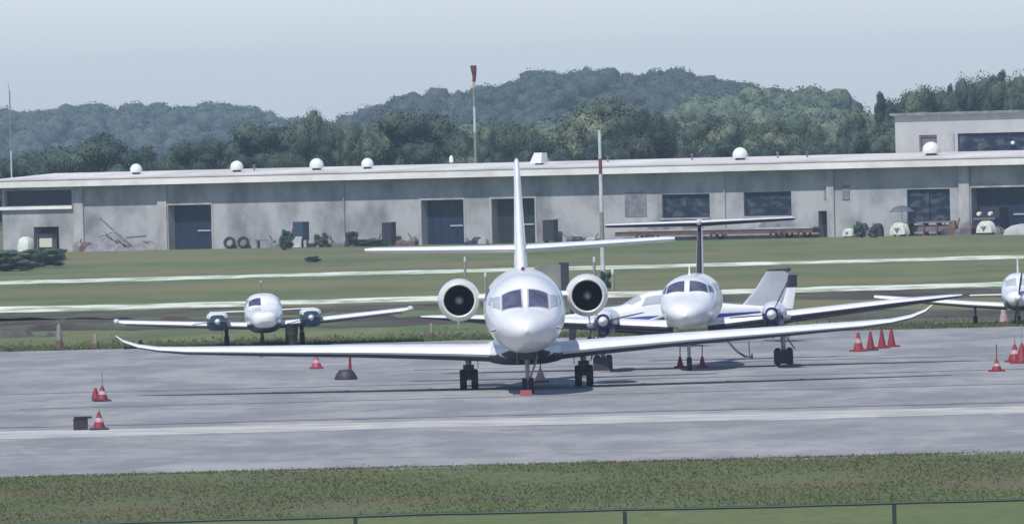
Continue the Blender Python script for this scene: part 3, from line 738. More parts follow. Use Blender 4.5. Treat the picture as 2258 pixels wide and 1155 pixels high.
# long workbench below third window, tractor in the wide doorway
t = thing('workbench', 'long low dark workbench below the rightmost warehouse window', 'bench', foot(2055, .9), fang)
MB().box(-1.7, 1.7, -.35, .35, .82, .92).build('top', 'debris', t, smooth=False)
for x in (-1.6, -.5, .5, 1.5): MB().box(x, x+.1, -.3, .3, 0, .817).build('leg', 'rust', t, smooth=False)
MB().box(-1.4, 1.3, -.2, .28, .25, .6).build('shelf', 'curtain', t, smooth=False)
t = thing('tow_tractor', 'dark tow tractor with two pale lamps in the widest doorway', 'tractor', foot(2176, .9), fang)
MB().box(-.75, .75, -.2, 1.6, .35, 1.05).build('body', 'navy', t, smooth=False)
MB().box(-.7, .7, .5, 1.5, 1.053, 1.75).build('cab', 'dark', t, smooth=False)
for x in (-.42, .42):
    MB().lathe([(.02, -.34), (.13, -.32), (.15, -.1)], (x, 0, 1.22+.12), 'y', 14, cap=True).build('headlight', 'vent', t)
    o = MB(); tyre_mesh(o, (x*1.9, .2, .33), .33, .2, 'x'); o.build('wheel', 'black', t)
MB().box(-.8, .8, -.3, -.203, .95, 1.1).build('bumper', 'curtain', t, smooth=False)
t = tag(MB().loft([[(x*k, y*k*.7, z) for x, y in ((-1.5, -1), (-.4, -1.2), (.8, -1.1), (1.6, -.5), (1.5, .6), (0, 1), (-1.4, .7))] for k, z in ((1, -.02), (.92, .35), (.6, .6), (.2, .7))]).build('gravel_heap', 'pier'), 'pale grey gravel heap on the grass at the right edge', 'gravel heap')
t.location = foot(2262, 6)
# shrubs
def shrub(px, py, wpx, hpx, label, kind=A, off=None, group='shrubs by the warehouse'):
    g = G(px, py); D = g.y
    root = thing('shrub', label, 'shrub', (g.x, D, 0), random.uniform(0, 6), group=group)
    H = hpx*D/F; W = wpx*D/F
    o = bpy.data.objects.new('foliage', VAR[kind, random.randrange(3)]); COL.objects.link(o); o.parent = root
    o.scale = (W, W*.8, H*1.3); o.location = (0, 0, -.25*H)
    return root
shrub(20, 598, 150, 44, 'large dark shrub at the left edge in front of the warehouse', C_)
shrub(85, 590, 110, 40, 'low shrub right of the large one at the left edge', C_)
shrub(118, 574, 70, 26, 'small dark shrub nearest the table in the left doorway')
shrub(708, 545, 34, 30, 'small shrub right of the green machine', C_)
shrub(776, 545, 38, 36, 'pointed little shrub midway between the green machine and the cabinet')
shrub(632, 552, 34, 44, 'dark shrub left of the green machine')
shrub(1895, 524, 34, 34, 'small shrub between the two right-hand white barrows', C_)
shrub(1925, 524, 26, 24, 'tiny shrub left of the umbrella', C_)
shrub(1335, 640, 34, 44, 'dark shrub at the foot of the banded mast', A)
shrub(820, 543, 120, 16, 'low spreading growth at the foot of the left dark cabinet', A)
shrub(690, 578, 36, 12, 'tiny tuft on the grass in front of the green machine', A)

a_, b_l = foot(1365, .9), foot(1800, .9); LT = (b_l-a_).length
t = thing('flatbed_trailer', 'long low dark flatbed trailer with pale deck along the warehouse right of the banded mast', 'trailer', (a_+b_l)/2, fang)
MB().box(-LT/2, LT/2, -.5, .5, .34, .62).build('chassis', 'rust', t, smooth=False)
MB().box(-LT/2-.1, LT/2+.1, -.55, .55, .623, .74).build('deck', 'pier', t, smooth=False)
for x in (-.38, -.33, .0, .30, .35, .44):
    for y in (-.42, .42):
        o = MB(); tyre_mesh(o, (x*LT, y, .27), .27, .16, 'y'); o.build('wheel', 'black', t)
for k, (x, m_) in enumerate(((-.3, 'debris'), (-.12, 'curtain'), (.18, 'pier'), (.27, 'debris'))):
    f = MB(); f.loft([[(x*LT+px_*q, py_*q, z_) for px_, py_ in ((-.7, -.3), (.6, -.35), (.8, .1), (.2, .35), (-.6, .3))] for z_, q in ((.745, 1), (.95, .9), (1.08+.05*k, .5))])
    f.build('load', m_, t, angle=20)
# ------------------------------------------------------------------ masts and posts
def banded(name, label, cat, px, ytop, ybase, bands, rad, D=None, lean=0):
    g = G(px, ybase) if D is None else Vector((atD(px, 400, D).x, D, 0))
    t = thing(name, label, cat, g)
    H = ZY(px, ytop, g.y)
    def z(py): return max(0, min(H, ZY(px, py, g.y)))
    for (ya, yb, m) in bands:
        za, zb = z(ya), z(yb)
        ra = rad*(1-.35*za/H); rb = rad*(1-.35*zb/H)
        MB().tube([(0, 0, zb), (0, 0, za-.004)], [rb, ra], 10).build('band', m, t)
    return t, H, g
t, H, g = banded('banded_mast', 'red and white banded mast standing in the grass right of the jet tail', 'mast', 1330, 287, 612,
   [(287, 350, 'mastwhite'), (350, 384, 'mastred'), (384, 468, 'mastwhite'), (468, 545, 'mastbrown'), (545, 602, 'mastwhite'), (602, 640, 'dark')], .12)
t, H, g = banded('windsock_mast', 'tall mast with limp dark red windsock behind the warehouse', 'windsock', 1050, 146, 0,
   [(146, 178, 'mastred'), (178, 196, 'mastyellow'), (196, 235, 'mastbrown'), (235, 292, 'mastwhite'), (292, 345, 'mastbrown'), (345, 700, 'mastbrown')], .13, D=770)
f = MB(); k = g.y/F
f.loft([[(r_*math.cos(a)+dx, r_*.8*math.sin(a), z_) for a in np.linspace(0, 2*math.pi, 14)[:-1]] for r_, z_, dx in ((.22, H+.05, .0), (.24, H-.05, 0), (.20, H-.4, .03), (.14, H-.8, .05), (.13, H-1.15, .02), (.09, H-1.2, .02))]); f.build('windsock', 'sock', t)
t, H, g = banded('antenna_mast', 'thin mast at the far left edge, white at its foot', 'mast', 26, 200, 0, [(200, 240, 'mastbrown'), (240, 332, 'mastbrown'), (332, 384, 'mastwhite'), (384, 700, 'mastwhite')], .075, D=760)
MB().tube([(0, 0, H-.1), (-.1, 0, H+.5)], .02, 6).build('tip', 'mastbrown', t)
def post(px, ytop, ybase, wpx, label, m='mastbrown', cap='mastwhite'):
    g = G(px, ybase); H = ZY(px, ytop, g.y); r = wpx*g.y/F/2
    t = thing('marker_post', label, 'post', g)
    MB().tube([(0, 0, 0), (0, 0, H*.75)], [r*1.2, r], 10).build('shaft', m, t)
    MB().lathe([(r*.98, H*.755), (r*.9, H*.95), (r*.4, H)], (0, 0, 0), 'z', 10, cap=True).build('cap', cap, t)
post(1026, 566, 612, 5, 'slim white post above the jet left engine')
post(1311, 566, 614, 6, 'white post just left of the banded mast')
post(1352, 592, 640, 7, 'short white post just right of the banded mast')
post(1071, 600, 640, 6, 'short pale post beside the jet fuselage, left of the tail fin')
def delineator(px, ytop, ybase, wpx, label):
    g = G(px, ybase); H = ZY(px, ytop, g.y); r = wpx*g.y/F/2
    t = thing('edge_marker', label, 'marker', g, group='cream and orange edge markers')
    MB().lathe([(r*1.5, 0), (r*1.4, .05), (r*1.05, H*.38)], (0, 0, 0), 'z', 12, cap=True).build('base', 'rust', t)
    MB().lathe([(r*1.0, H*.385), (r*.75, H*.9), (r*.4, H)], (0, 0, 0), 'z', 12, cap=True).build('sleeve', 'tan', t)
delineator(131, 714, 772, 13, 'tallest cream and rust edge marker, nearest the left edge')
delineator(211, 736, 770, 11, 'shorter edge marker left of the jet wing tip')
delineator(952, 712, 746, 10, 'edge marker between the small twin and the jet engine')
# cabinet behind the jet
g = G(1218, 655); t = thing('electrical_cabinet', 'tan metal cabinet with dark side, beyond the jet fuselage', 'cabinet', (g.x, g.y, 0), R(8))
MB().box(-.7, .35, -.3, .4, .1, 1.40).build('body', 'tan', t, smooth=False)
MB().box(.353, .7, -.35, .42, .05, 1.48).build('side_unit', 'dark', t, smooth=False)
MB().box(-.8, .82, -.36, .46, 0, .048).build('plinth', 'debris', t, smooth=False)

# ------------------------------------------------------------------ near fence
fy = 150.0
t = thing('rail_fence', 'dark green rail fence along the bottom of the picture', 'fence', (0, fy, 0))
MB().tube([(x, wob(x, 1, .01, 2), 1.245+wob(x, 2, .006, 1.4)) for x in np.arange(-14, 14.5, .5)], .021, 8).build('top_rail', 'rail', t)
MB().tube([(x, 0, .12) for x in np.arange(-14, 14.5, 1)], .012, 6).build('bottom_wire', 'rail', t)
xp = atD(1378, 1140, fy).x; sp = atD(1972, 1130, fy).x-xp
for k in range(-3, 4):
    x = xp+sp*k
    MB().box(x-.03, x+.03, -.03, .03, -.1, 1.222).build('post', 'rail', t, smooth=False)

# ------------------------------------------------------------------ cones, chocks and small apron things
def cone_tree(label, m='orange', band_=True, h=.62, r=.16, base='dark', bw=.40, group=None, stick=0, stem=None):
    t = thing('traffic_cone', label, 'cone', group=group)
    MB().add([(x*k, y*k, z) for z, k in ((0, 1), (.035, 1), (.06, .9)) for x, y in ((-bw/2, -bw/2), (bw/2, -bw/2), (bw/2, bw/2), (-bw/2, bw/2))],
             [(3, 2, 1, 0), (0, 1, 5, 4), (1, 2, 6, 5), (2, 3, 7, 6), (3, 0, 4, 7), (4, 5, 9, 8), (5, 6, 10, 9), (6, 7, 11, 10), (7, 4, 8, 11), (8, 9, 10, 11)]).build('base', base, t, smooth=False)
    rt = .03
    rr = lambda z: r+(rt-r)*(z-.063)/(h-.063)
    MB().lathe([(rr(.063), .063), (rr(h*.995), h*.995), (rt*.6, h)], (0, 0, 0), 'z', 18, cap=True).build('body', m, t)
    if band_:
        z0, z1 = h*.45, h*.68
        MB().lathe([(rr(z0)+.003, z0), (rr(z1)+.003, z1)], (0, 0, 0), 'z', 18).build('band', 'coneband', t)
    if stick: MB().tube([(0, 0, h-.05), (.01, 0, h+stick)], .017, 6).build('stick', stem or 'strut', t)
    return t
def place(t, px, py, rz=0): t.location = G(px, py); t.rotation_euler[2] = rz; return t
GC = 'four cones in a row near the right wing tip'
c0 = cone_tree('leftmost of the four cones in a row, with a pale band', 'orange', True, .60, .16, 'red', .46, GC)
place(c0, 1893, 775, .3)
for px, py, lab, m in ((1920, 773, 'second cone from the left in the row of four, on a dark base', 'red'), (1945, 768, 'third cone from the left in the row of four, plain red', 'red'), (1966, 765, 'rightmost of the four cones in a row', 'red')):
    place(cone_tree(lab, m, px == 1920 and False,   .60, .13, 'dark' if px == 1920 else 'red', .40, GC), px, py, random.random())
place(cone_tree('lone cone with a thin stick standing apart near the right edge', 'red', True, .34, .14, 'red', .36, stick=.42, stem='rust'), 2198, 819, .4)
GR = 'cones cut by the right edge'
place(cone_tree('red cone with stick, left one of the cluster cut by the right edge', 'red', True, .52, .2, 'red', .5, GR, stick=.25), 2238, 798, .2)
place(cone_tree('red cone with tall stick, right one of the cluster cut by the right edge', 'red', False, .58, .2, 'red', .5, GR, stick=.55), 2254, 801, .7)
place(cone_tree('red cone with white patch and tall grey stick, left on the apron', 'red', True, .42, .16, 'dark', .40, stick=.36), 226, 885, .3)
place(cone_tree('small red cone touching the left side of the stick-topped one', 'red', False, .36, .12, 'red', .2), 211, 884, .1)
place(cone_tree('red and white cone on a heavy black base beside the dark crate', 'red', True, .44, .15, 'dark', .42, stick=.1), 219, 948, .2)
# heavy rubber base for it
t = thing('crate', 'dark open crate with overhanging lid, left of the black-based cone', 'crate', G(178, 948), R(5))
MB().box(-.17, .17, -.15, .15, 0, .28).build('body', 'dark', t, smooth=False)
MB().box(-.15, .27, -.17, .17, .283, .33).build('lid', 'black', t, smooth=False)
place(cone_tree('pale red-banded cone half hidden behind the jet left wing', 'magenta', True, .40, .17, 'red', .38), 698, 813, .2)
t = thing('warning_post', 'black domed rubber base with red stick, below the jet left wing', 'warning post', G(763, 837))
MB().lathe([(.33, 0), (.33, .05), (.28, .16), (.20, .27), (.16, .29), (.01, .30)], (0, 0, 0), 'z', 20, cap=True).build('base', 'dark', t)
MB().tube([(.12, 0, .2), (.13, 0, .70)], [.05, .03], 8).build('stick', 'red', t)
GM = 'white-topped red cones under the turboprop nose'
for px, lab in ((1500, 'left one of two white-topped red cones under the turboprop nose'), (1549, 'right one of two white-topped red cones under the turboprop nose')):
    t = cone_tree(lab, 'magenta', False, .34, .10, 'magenta', .36, GM, stick=.34, stem='coneband'); place(t, px, 811)
place(cone_tree('pale pink cone just behind the jet nose wheel', 'coneband', False, .40, .16, 'red', .40, stick=.2, stem='rust'), 1192, 843, .2)
place(cone_tree('tall white and red cone by the nose of the small plane at right edge', 'coneband', False, .85, .16, 'red', .34), 2214, 713, .2)
place(tag(cone_tree('x', 'rust', False, .3, .1), 'small rusty cone on the grass left of the small twin'), 310, 768)
t = thing('drum', 'black upright drum beside the small twin right main wheel', 'drum', G(643, 762))
MB().lathe([(.2, 0), (.21, .02), (.2, .04), (.2, .35), (.21, .37), (.2, .39), (.2, .7), (.21, .72), (.19, .73), (.02, .72)], (0, 0, 0), 'z', 20, cap=True).build('body', 'black', t)
t = thing('tow_bar', 'dark bent tow bar standing on the apron beside the turboprop', 'tow bar', G(1640, 790))
f = MB(); k = 311/F
f.tube([((x-1640)*k, 0, (790-y)*k+.03) for x, y in ((1604, 750), (1615, 764), (1628, 778), (1642, 787), (1660, 789))], .035, 8); f.build('bar', 'bellygrey', t)
MB().tube([((1653-1640)*k, 0, .05), ((1652-1640)*k, 0, .52)], .02, 6).build('handle', 'bellygrey', t)
MB().tube([((1675-1640)*k, .1, .34), ((1690-1640)*k, .1, .60)], .012, 6).build('cable', 'strut', t)
o = MB(); tyre_mesh(o, (.25, .0, .07), .07, .05, 'x'); o.build('wheel', 'black', t)

# ------------------------------------------------------------------ aircraft helpers (nose towards -y)
def naca(t, n=12, camber=.02):
    xs = [(1-math.cos(math.pi*i/n))/2 for i in range(n+1)]
    yt = lambda x: 5*t*(.2969*math.sqrt(x)-.126*x-.3516*x*x+.2843*x**3-.1015*x**4)
    yc = lambda x: camber*4*x*(1-x)
    return [(x, yc(x)+yt(x)) for x in reversed(xs)]+[(x, yc(x)-yt(x)) for x in xs[1:-1]]
def wing_rings(st, vertical=False, camber=.02):
    """stations: (span, y of leading edge, z, chord, thickness, twist degrees)"""
    rings = []
    for (x, y, z, c, th, tw) in st:
        ring = []; ct, sn = math.cos(R(tw)), math.sin(R(tw))
        for (a, b) in naca(th, 12, camber):
            u, w_ = a*c, b*c; u, w_ = u*ct+w_*sn, -u*sn+w_*ct
            ring.append((w_+x, y+u, z) if vertical else (x, y+u, z+w_))
        rings.append(ring)
    return rings
def skin(st, m, parent, name, u1, l1, vertical=False, camber=.02, off=.006, both=True, u0=0.0, l0=0.0):
    """thin sheet over part of an aerofoil: upper side from u0 to u1 of the chord, lower side from l0 to l1"""
    for ST in ((st, mirror(st)) if both else (st,)):
        rings = []
        for (x, y, z, c, th, tw) in ST:
            ct, sn = math.cos(R(tw)), math.sin(R(tw)); ring = []
            yt = lambda q: 5*th*(.2969*math.sqrt(q)-.126*q-.3516*q*q+.2843*q**3-.1015*q**4)
            yc = lambda q: camber*4*q*(1-q)
            up = [u0+(u1-u0)*(k/8)**1.7 for k in range(8, -1, -1)] if u1 > 0 else []
            lo = [l0+(l1-l0)*(k/8)**1.7 for k in range(1 if u1 > 0 else 0, 9)]
            P = [(q, yc(q)+yt(q)+off/c) for q in up]+[(q-(off/c if q < .01 else 0), yc(q)-yt(q)-off/c) for q in lo]
            for a, b in P:
                u, w_ = a*c-(off if a < .02 else 0), b*c; u, w_ = u*ct+w_*sn, -u*sn+w_*ct
                ring.append((w_+x, y+u, z) if vertical else (x, y+u, z+w_))
            rings.append(ring)
        MB().loft(rings, False, False, closed=False).build(name, m, parent, angle=60)
def mirror(st): return [(-s[0],)+tuple(s[1:]) for s in st]
def wing(st, m, parent, name='wing', vertical=False, camber=.02, both=True):
    out = [MB().loft(wing_rings(st, vertical, camber)).build(name, m, parent, angle=50)]
    if both: out.append(MB().loft(wing_rings(mirror(st), vertical, camber)).build(name, m, parent, angle=50))
    return out
class Fus:
    """sections: (y, rx, ztop, zmid, zbot)"""
    def __init__(s, sec, n=2.15):
        s.sec = sec; s.ex = n
    def at(s, y):
        ys = [a[0] for a in s.sec]; r = [float(np.interp(y, ys, [a[k] for a in s.sec])) for k in range(1, 5)]
        # smooth interpolation
        i = max(0, min(len(ys)-2, int(np.searchsorted(ys, y))-1)); t = (y-ys[i])/(ys[i+1]-ys[i]); t = max(0, min(1, t))
        out = []
        for k in range(1, 5):
            p = [s.sec[max(0, min(len(ys)-1, i+d))][k] for d in (-1, 0, 1, 2)]
            Y = [s.sec[max(0, min(len(ys)-1, i+d))][0] for d in (-1, 0, 1, 2)]
            m1 = (p[2]-p[0])/max(1e-6, Y[2]-Y[0]); m2 = (p[3]-p[1])/max(1e-6, Y[3]-Y[1]); hh = Y[2]-Y[1]
            out.append((2*t**3-3*t*t+1)*p[1]+(t**3-2*t*t+t)*m1*hh+(-2*t**3+3*t*t)*p[2]+(t**3-t*t)*m2*hh)
        return out
    def pt(s, y, a, off=0.0):
        rx, zt, zm, zb = s.at(y); c, sn = math.cos(a), math.sin(a); e = 2/s.ex
        x = rx*math.copysign(abs(c)**e, c); r = (zt-zm) if sn >= 0 else (zm-zb)
        z = zm+r*math.copysign(abs(sn)**e, sn)
        if off:
            q = Vector((c/max(rx, .02), 0, sn/max(r, .02))).normalized(); 
            return (x+q.x*off, y-off*.6, z+q.z*off)
        return (x, y, z)
    def build(s, m, parent, name='fuselage', N=40, step=.15):
        y0, y1 = s.sec[0][0], s.sec[-1][0]; L = y1-y0
        ys = [y0+L*.0005]+[y0+.02*k*k for k in range(1, 6)]; y = ys[-1]
        while y < y1-step: y += step*(1 if y < y0+L*.35 else 2); ys.append(min(y, y1))
        if ys[-1] < y1: ys.append(y1)
        return MB().loft([[s.pt(yy, 2*math.pi*k/N) for k in range(N)] for yy in ys]).build(name, m, parent, angle=60)
    def patch(s, corners, m, parent, name, off=.012, n=8):
        """corners: four (y, angle in degrees) in order"""
        mb = MB(); vs = []
        for lay in (off, off-.02):
            for i in range(n+1):
                for j in range(n+1):
                    u, v = i/n, j/n
                    w4 = [(1-u)*(1-v), u*(1-v), u*v, (1-u)*v]
                    yy = sum(w4[k]*corners[k][0] for k in range(4)); aa = sum(w4[k]*corners[k][1] for k in range(4))
                    vs.append(s.pt(yy, R(aa), lay))
        q = (n+1)**2
        fs = [(i*(n+1)+j, i*(n+1)+j+1, (i+1)*(n+1)+j+1, (i+1)*(n+1)+j) for i in range(n) for j in range(n)]
        fs += [tuple(q+k for k in reversed(f)) for f in fs]
        bd = [i for i in range(n+1)]+[i*(n+1)+n for i in range(1, n+1)]+[n*(n+1)+j for j in range(n-1, -1, -1)]+[i*(n+1) for i in range(n-1, 0, -1)]
        fs += [(bd[k], bd[(k+1) % len(bd)], q+bd[(k+1) % len(bd)], q+bd[k]) for k in range(len(bd))]
        return mb.add(vs, fs).build(name, m, parent)
def wheel(parent, c, r, w_, name='wheel'):
    o = MB(); tyre_mesh(o, c, r, w_, 'x'); o = o.build(name, 'black', parent)
    MB().lathe([(r*.1, -w_*.35), (r*.5, -w_*.30), (r*.57, -w_*.42), (r*.57, w_*.42), (r*.5, w_*.3), (r*.1, w_*.35)], c, 'x', 16, cap=True).build('rim', 'strut', o)
    return o
def prop(parent, c, r, angs, m='dark', hub=.14, hm='white2', feather=True, tw0=72):
    sp = MB().lathe([(.005, -.40), (hub*.5, -.33), (hub*.85, -.2), (hub, -.05), (hub, .05)], c, 'y', 20, cap=True).build('spinner', hm, parent)
    for a in angs:
        d = Vector((math.cos(R(a)), 0, math.sin(R(a)))); e = Vector((-math.sin(R(a)), 0, math.cos(R(a))))
        rings = []
        for k, (q, ch) in enumerate(((.08, .05), (.3, .10), (.6, .12), (.88, .10), (1, .05))):
            tw = R(tw0 if feather else 30)
            ex = e*math.cos(tw)+Vector((0, 1, 0))*math.sin(tw); nn = d.cross(ex)
            p = Vector(c)+d*r*q
            rings.append([p+ex*ch+nn*0, p+nn*.014, p-ex*ch, p-nn*.014])
        MB().loft(rings).build('propeller_blade', m, sp)
    return sp

# ------------------------------------------------------------------ business jet
J = thing('business_jet', 'white twin-engine business jet parked nose-on in the centre of the apron', 'jet', G(1162, 856), R(0.25), R(-0.75))
YO = -9.0
fz = Fus([(YO+a, b, c, d, e) for a, b, c, d, e in (
 (0, .01, 1.74, 1.72, 1.70), (.12, .22, 1.94, 1.72, 1.51), (.4, .42, 2.06, 1.74, 1.37), (.9, .64, 2.20, 1.80, 1.24), (1.4, .80, 2.31, 1.86, 1.17),
 (1.75, .88, 2.47, 1.92, 1.13), (2.2, .96, 2.78, 2.0, 1.10), (2.8, 1.03, 3.04, 2.08, 1.08), (3.6, 1.07, 3.18, 2.14, 1.07), (4.6, 1.085, 3.23, 2.16, 1.07),
 (7, 1.085, 3.23, 2.16, 1.07), (12, 1.085, 3.23, 2.16, 1.07), (14, .95, 3.2, 2.3, 1.4), (16, .62, 3.12, 2.5, 1.95), (17.8, .25, 3.0, 2.7, 2.45), (18.3, .1, 2.95, 2.75, 2.6))], 2.05)
fus = fz.build('white', J)
S = {}
for sgn in (1, -1):
    mir = (lambda a: a) if sgn == 1 else (lambda a: 180-a)
    # front pane, side panes
    fz.patch([(YO+1.44, mir(84)), (YO+1.62, mir(46)), (YO+2.22, mir(53)), (YO+2.18, mir(84))], 'glass', fus, 'windshield')
    fz.patch([(YO+1.70, mir(42)), (YO+2.15, mir(26)), (YO+2.60, mir(33)), (YO+2.24, mir(48))], 'glass2' if sgn == 1 else 'glass2', fus, 'side_window')
    fz.patch([(YO+2.35, mir(24)), (YO+2.85, mir(19)), (YO+2.95, mir(30)), (YO+2.65, mir(33))], 'glass2', fus, 'side_window')
    for k in range(6):
        y = YO+4.6+k*1.1; fz.patch([(y, mir(16)), (y+.32, mir(16)), (y+.32, mir(33)), (y, mir(33))], 'glass', fus, 'cabin_window', n=4)
for ys_ in (YO+3.3, YO+5.9):
    MB().loft([[fz.pt(y_, 2*math.pi*k/40, .004) for k in range(40)] for y_ in (ys_, ys_+.018)], False, False).build('panel_seam', 'fingrey', fus, angle=60)
for sgn in (1, -1):
    mir = (lambda a: a) if sgn == 1 else (lambda a: 180-a)
    fz.patch([(YO+1.38, mir(86.5)), (YO+1.58, mir(42)), (YO+2.28, mir(50)), (YO+2.24, mir(86.5))], 'fingrey', fus, 'window_frame', off=.006)
# belly fairing
ff = Fus([(-2.6, .3, 1.3, 1.15, 1.05), (-2.2, .75, 1.32, 1.0, .84), (-1.4, 1.02, 1.35, .98, .70), (0, 1.12, 1.4, .96, .66), (2, 1.1, 1.4, .98, .70), (3.2, .7, 1.3, 1.05, .9), (3.8, .2, 1.2, 1.12, 1.05)], 2.6)
fb = ff.build('white', J, 'belly_fairing', 32)
MB().loft([[(p[0]*1.006, p[1], p[2]-.008) for p in (ff.pt(y, math.pi*(1.0+k/24.0)) for k in range(25))] for y in np.linspace(-2.55, 3.7, 30)], False, False, closed=False).build('dark_belly_skin', 'under', fb, angle=60)  # shade under the fairing put into a dark skin
JW = [(.55, -1.75, .97, 3.3, .15, 1.6), (2.2, -1.2, 1.06, 2.75, .155, 1.5), (4.4, -.55, 1.16, 2.2, .16, 1.2), (7, .2, 1.25, 1.75, .16, .9), (9.2, .85, 1.335, 1.4, .15, .6),
      (10.0, 1.1, 1.40, 1.22, .115, .4), (10.55, 1.32, 1.50, 1.02, .11, 0), (10.95, 1.58, 1.65, .72, .10, 0), (11.15, 1.8, 1.80, .42, .10, 0)]
wing(JW, 'white', J)
skin(JW, 'under', J, 'underside_shade_skin', 0, .97, l0=.012)  # dark lower skin paints in the shade below the wings
for sgn in (1, -1):      # flap track fairings
    for x in (2.9, 5.2, 7.2):
        z = float(np.interp(x, [s[0] for s in JW], [s[2] for s in JW]))
        MB().lathe([(.01, -.6), (.06, -.35), (.08, 0), (.06, .4), (.01, .7)], (sgn*x, 1.2+.1*x, z-.12), 'y', 10, cap=True).build('flap_fairing', 'white', J)
# tail
wing([(0, 6.2, 2.9, 3.6, .10, 0), (0, 6.9, 3.25, 3.0, .13, 0), (0, 7.8, 4.2, 2.5, .12, 0), (0, 8.9, 5.5, 1.9, .105, 0), (0, 9.5, 6.1, 1.65, .095, 0), (0, 9.9, 6.22, 1.2, .06, 0)], 'white', J, 'tail_fin', True, 0, both=False)
wing([(0, 7.75, 3.70, 1.7, .13, -1), (1.0, 8.1, 3.72, 1.5, .14, -1), (4.1, 9.15, 3.80, .95, .16, -1), (4.35, 9.3, 3.81, .7, .14, 0)], 'white', J, 'stabilizer', False, 0)
# engines
for sgn in (1, -1):
    cx, cz, ye = sgn*1.75, 2.42, 1.9
    nac = MB().lathe([(.415, .02), (.44, -.03), (.475, -.02), (.515, .08), (.56, .4), (.585, .9), (.58, 1.6), (.52, 2.4), (.42, 3.0), (.36, 3.3), (.34, 3.3), (.34, 3.0)], (cx, ye, cz), 'y', 36).build('engine_nacelle', 'white', J)
    MB().lathe([(.412, .02), (.40, .1), (.40, .55), (.40, .56), (.01, .57)], (cx, ye, cz), 'y', 36).build('intake_duct', 'intake', nac)
    MB().lathe([(.43, -.035), (.447, -.045), (.475, -.03), (.50, .04), (.503, .05)], (cx, ye-.004, cz), 'y', 36).build('intake_lip', 'cream', nac)
    f = MB()
    for k in range(22):
        a = 2*math.pi*k/22; d = Vector((math.cos(a), 0, math.sin(a))); e = Vector((-math.sin(a), 0, math.cos(a)))
        p0, p1 = Vector((cx, ye+.46, cz))+d*.1, Vector((cx, ye+.46, cz))+d*.39
        f.loft([[p0+e*.02, p0-e*.015+Vector((0, .06, 0))], [p1+e*.045, p1-e*.03+Vector((0, .06, 0))]], False, False, closed=False)
    f.build('fan', 'fan', nac)
    MB().lathe([(.005, .20), (.06, .25), (.10, .33), (.125, .45)], (cx, ye, cz), 'y', 20, cap=True).build('spinner', 'spinner', nac)
    # pylon
    rings = []
    for x, c_, z in ((.8, 2.0, 2.47), (1.3, 1.9, 2.46)):
        rings.append([(sgn*x, ye+.3+a*c_, z+b*c_) for a, b in naca(.11, 10, 0)])
    MB().loft(rings).build('pylon', 'white', J)
    MB().tube([(cx+sgn*.03, ye+.5, cz-.56), (cx+sgn*.06, ye+.6, cz-.78)], [.03, .015], 6).build('drain_mast', 'white2', nac)
# landing gear
for sgn in (1, -1):
    x = sgn*1.56; t = bpy.data.objects.new('main_gear', None); 
    leg = MB().tube([(x, .1, 1.0), (x, 0, .62), (x, 0, .3)], [.10, .075, .06], 10).build('main_gear', 'strut', J)
    bpy.data.objects.remove(t)
    MB().box(x-.15, x+.15, -.10, .10, .36, .70).build('torque_link', 'dark', leg, smooth=False)
    for dx in (-.155, .155): wheel(leg, (x+dx, 0, .29), .29, .19)
    MB().box(x+sgn*-.27, x+sgn*-.24, -.35, .35, .62, .95).build('gear_door', 'white', leg, smooth=False)
ng = MB().tube([(0, -5.9, 1.15), (0, -5.75, .62), (0, -5.7, .22)], [.085, .06, .05], 10).build('nose_gear', 'coneband', J)
for dx in (-.1, .1): wheel(ng, (dx, -5.7, .21), .21, .11)
for dx in (-.26, .26): MB().box(dx-.012, dx+.012, -6.5, -5.6, .80, 1.12).build('gear_door', 'bellygrey', ng, smooth=False)
MB().box(-.20, .20, -6.62, -6.5, .92, 1.22).build('landing_light_housing', 'dark', ng, smooth=False)
MB().tube([(0.05, -5.55, .35), (.28, -5.3, .95)], .03, 6).build('drag_brace', 'coneband', ng)
# beacon and antennas
MB().lathe([(.05, 3.23), (.05, 3.29), (.01, 3.33)], (0, -2.5, 0), 'z', 10, cap=True).build('beacon', 'red', J)
for sgn in (1, -1): MB().tube([(sgn*.8, YO+1.1, 1.75), (sgn*.93, YO+1.0, 1.72)], .015, 6).build('pitot_probe', 'dark', J)
wb = MB(); wb.box(-.02, .02, YO+1.33, YO+1.9, 2.3, 2.33)
# chocks
def chock(px, py, label, m='red', w_=.3):
    t = thing('wheel_chock', label, 'chock', G(px, py))
    MB().add([(-w_/2, -.1, 0), (w_/2, -.1, 0), (w_/2, .1, 0), (-w_/2, .1, 0), (-w_/2+.01, -.03, .15), (w_/2-.01, -.03, .15), (w_/2-.01, .03, .15), (-w_/2+.01, .03, .15)],
             [(3, 2, 1, 0), (4, 5, 6, 7), (0, 1, 5, 4), (1, 2, 6, 5), (2, 3, 7, 6), (3, 0, 4, 7)]).build('wedge', m, t, smooth=False)
    MB().tube([(-w_/2, 0, .08), (-w_/2-.08, 0, .13), (-w_/2-.16, -.02, .02)], .015, 6).build('rope', 'dark', t)
    return t
chock(1160, 872, 'red chock against the jet nose wheel', 'red', .32)

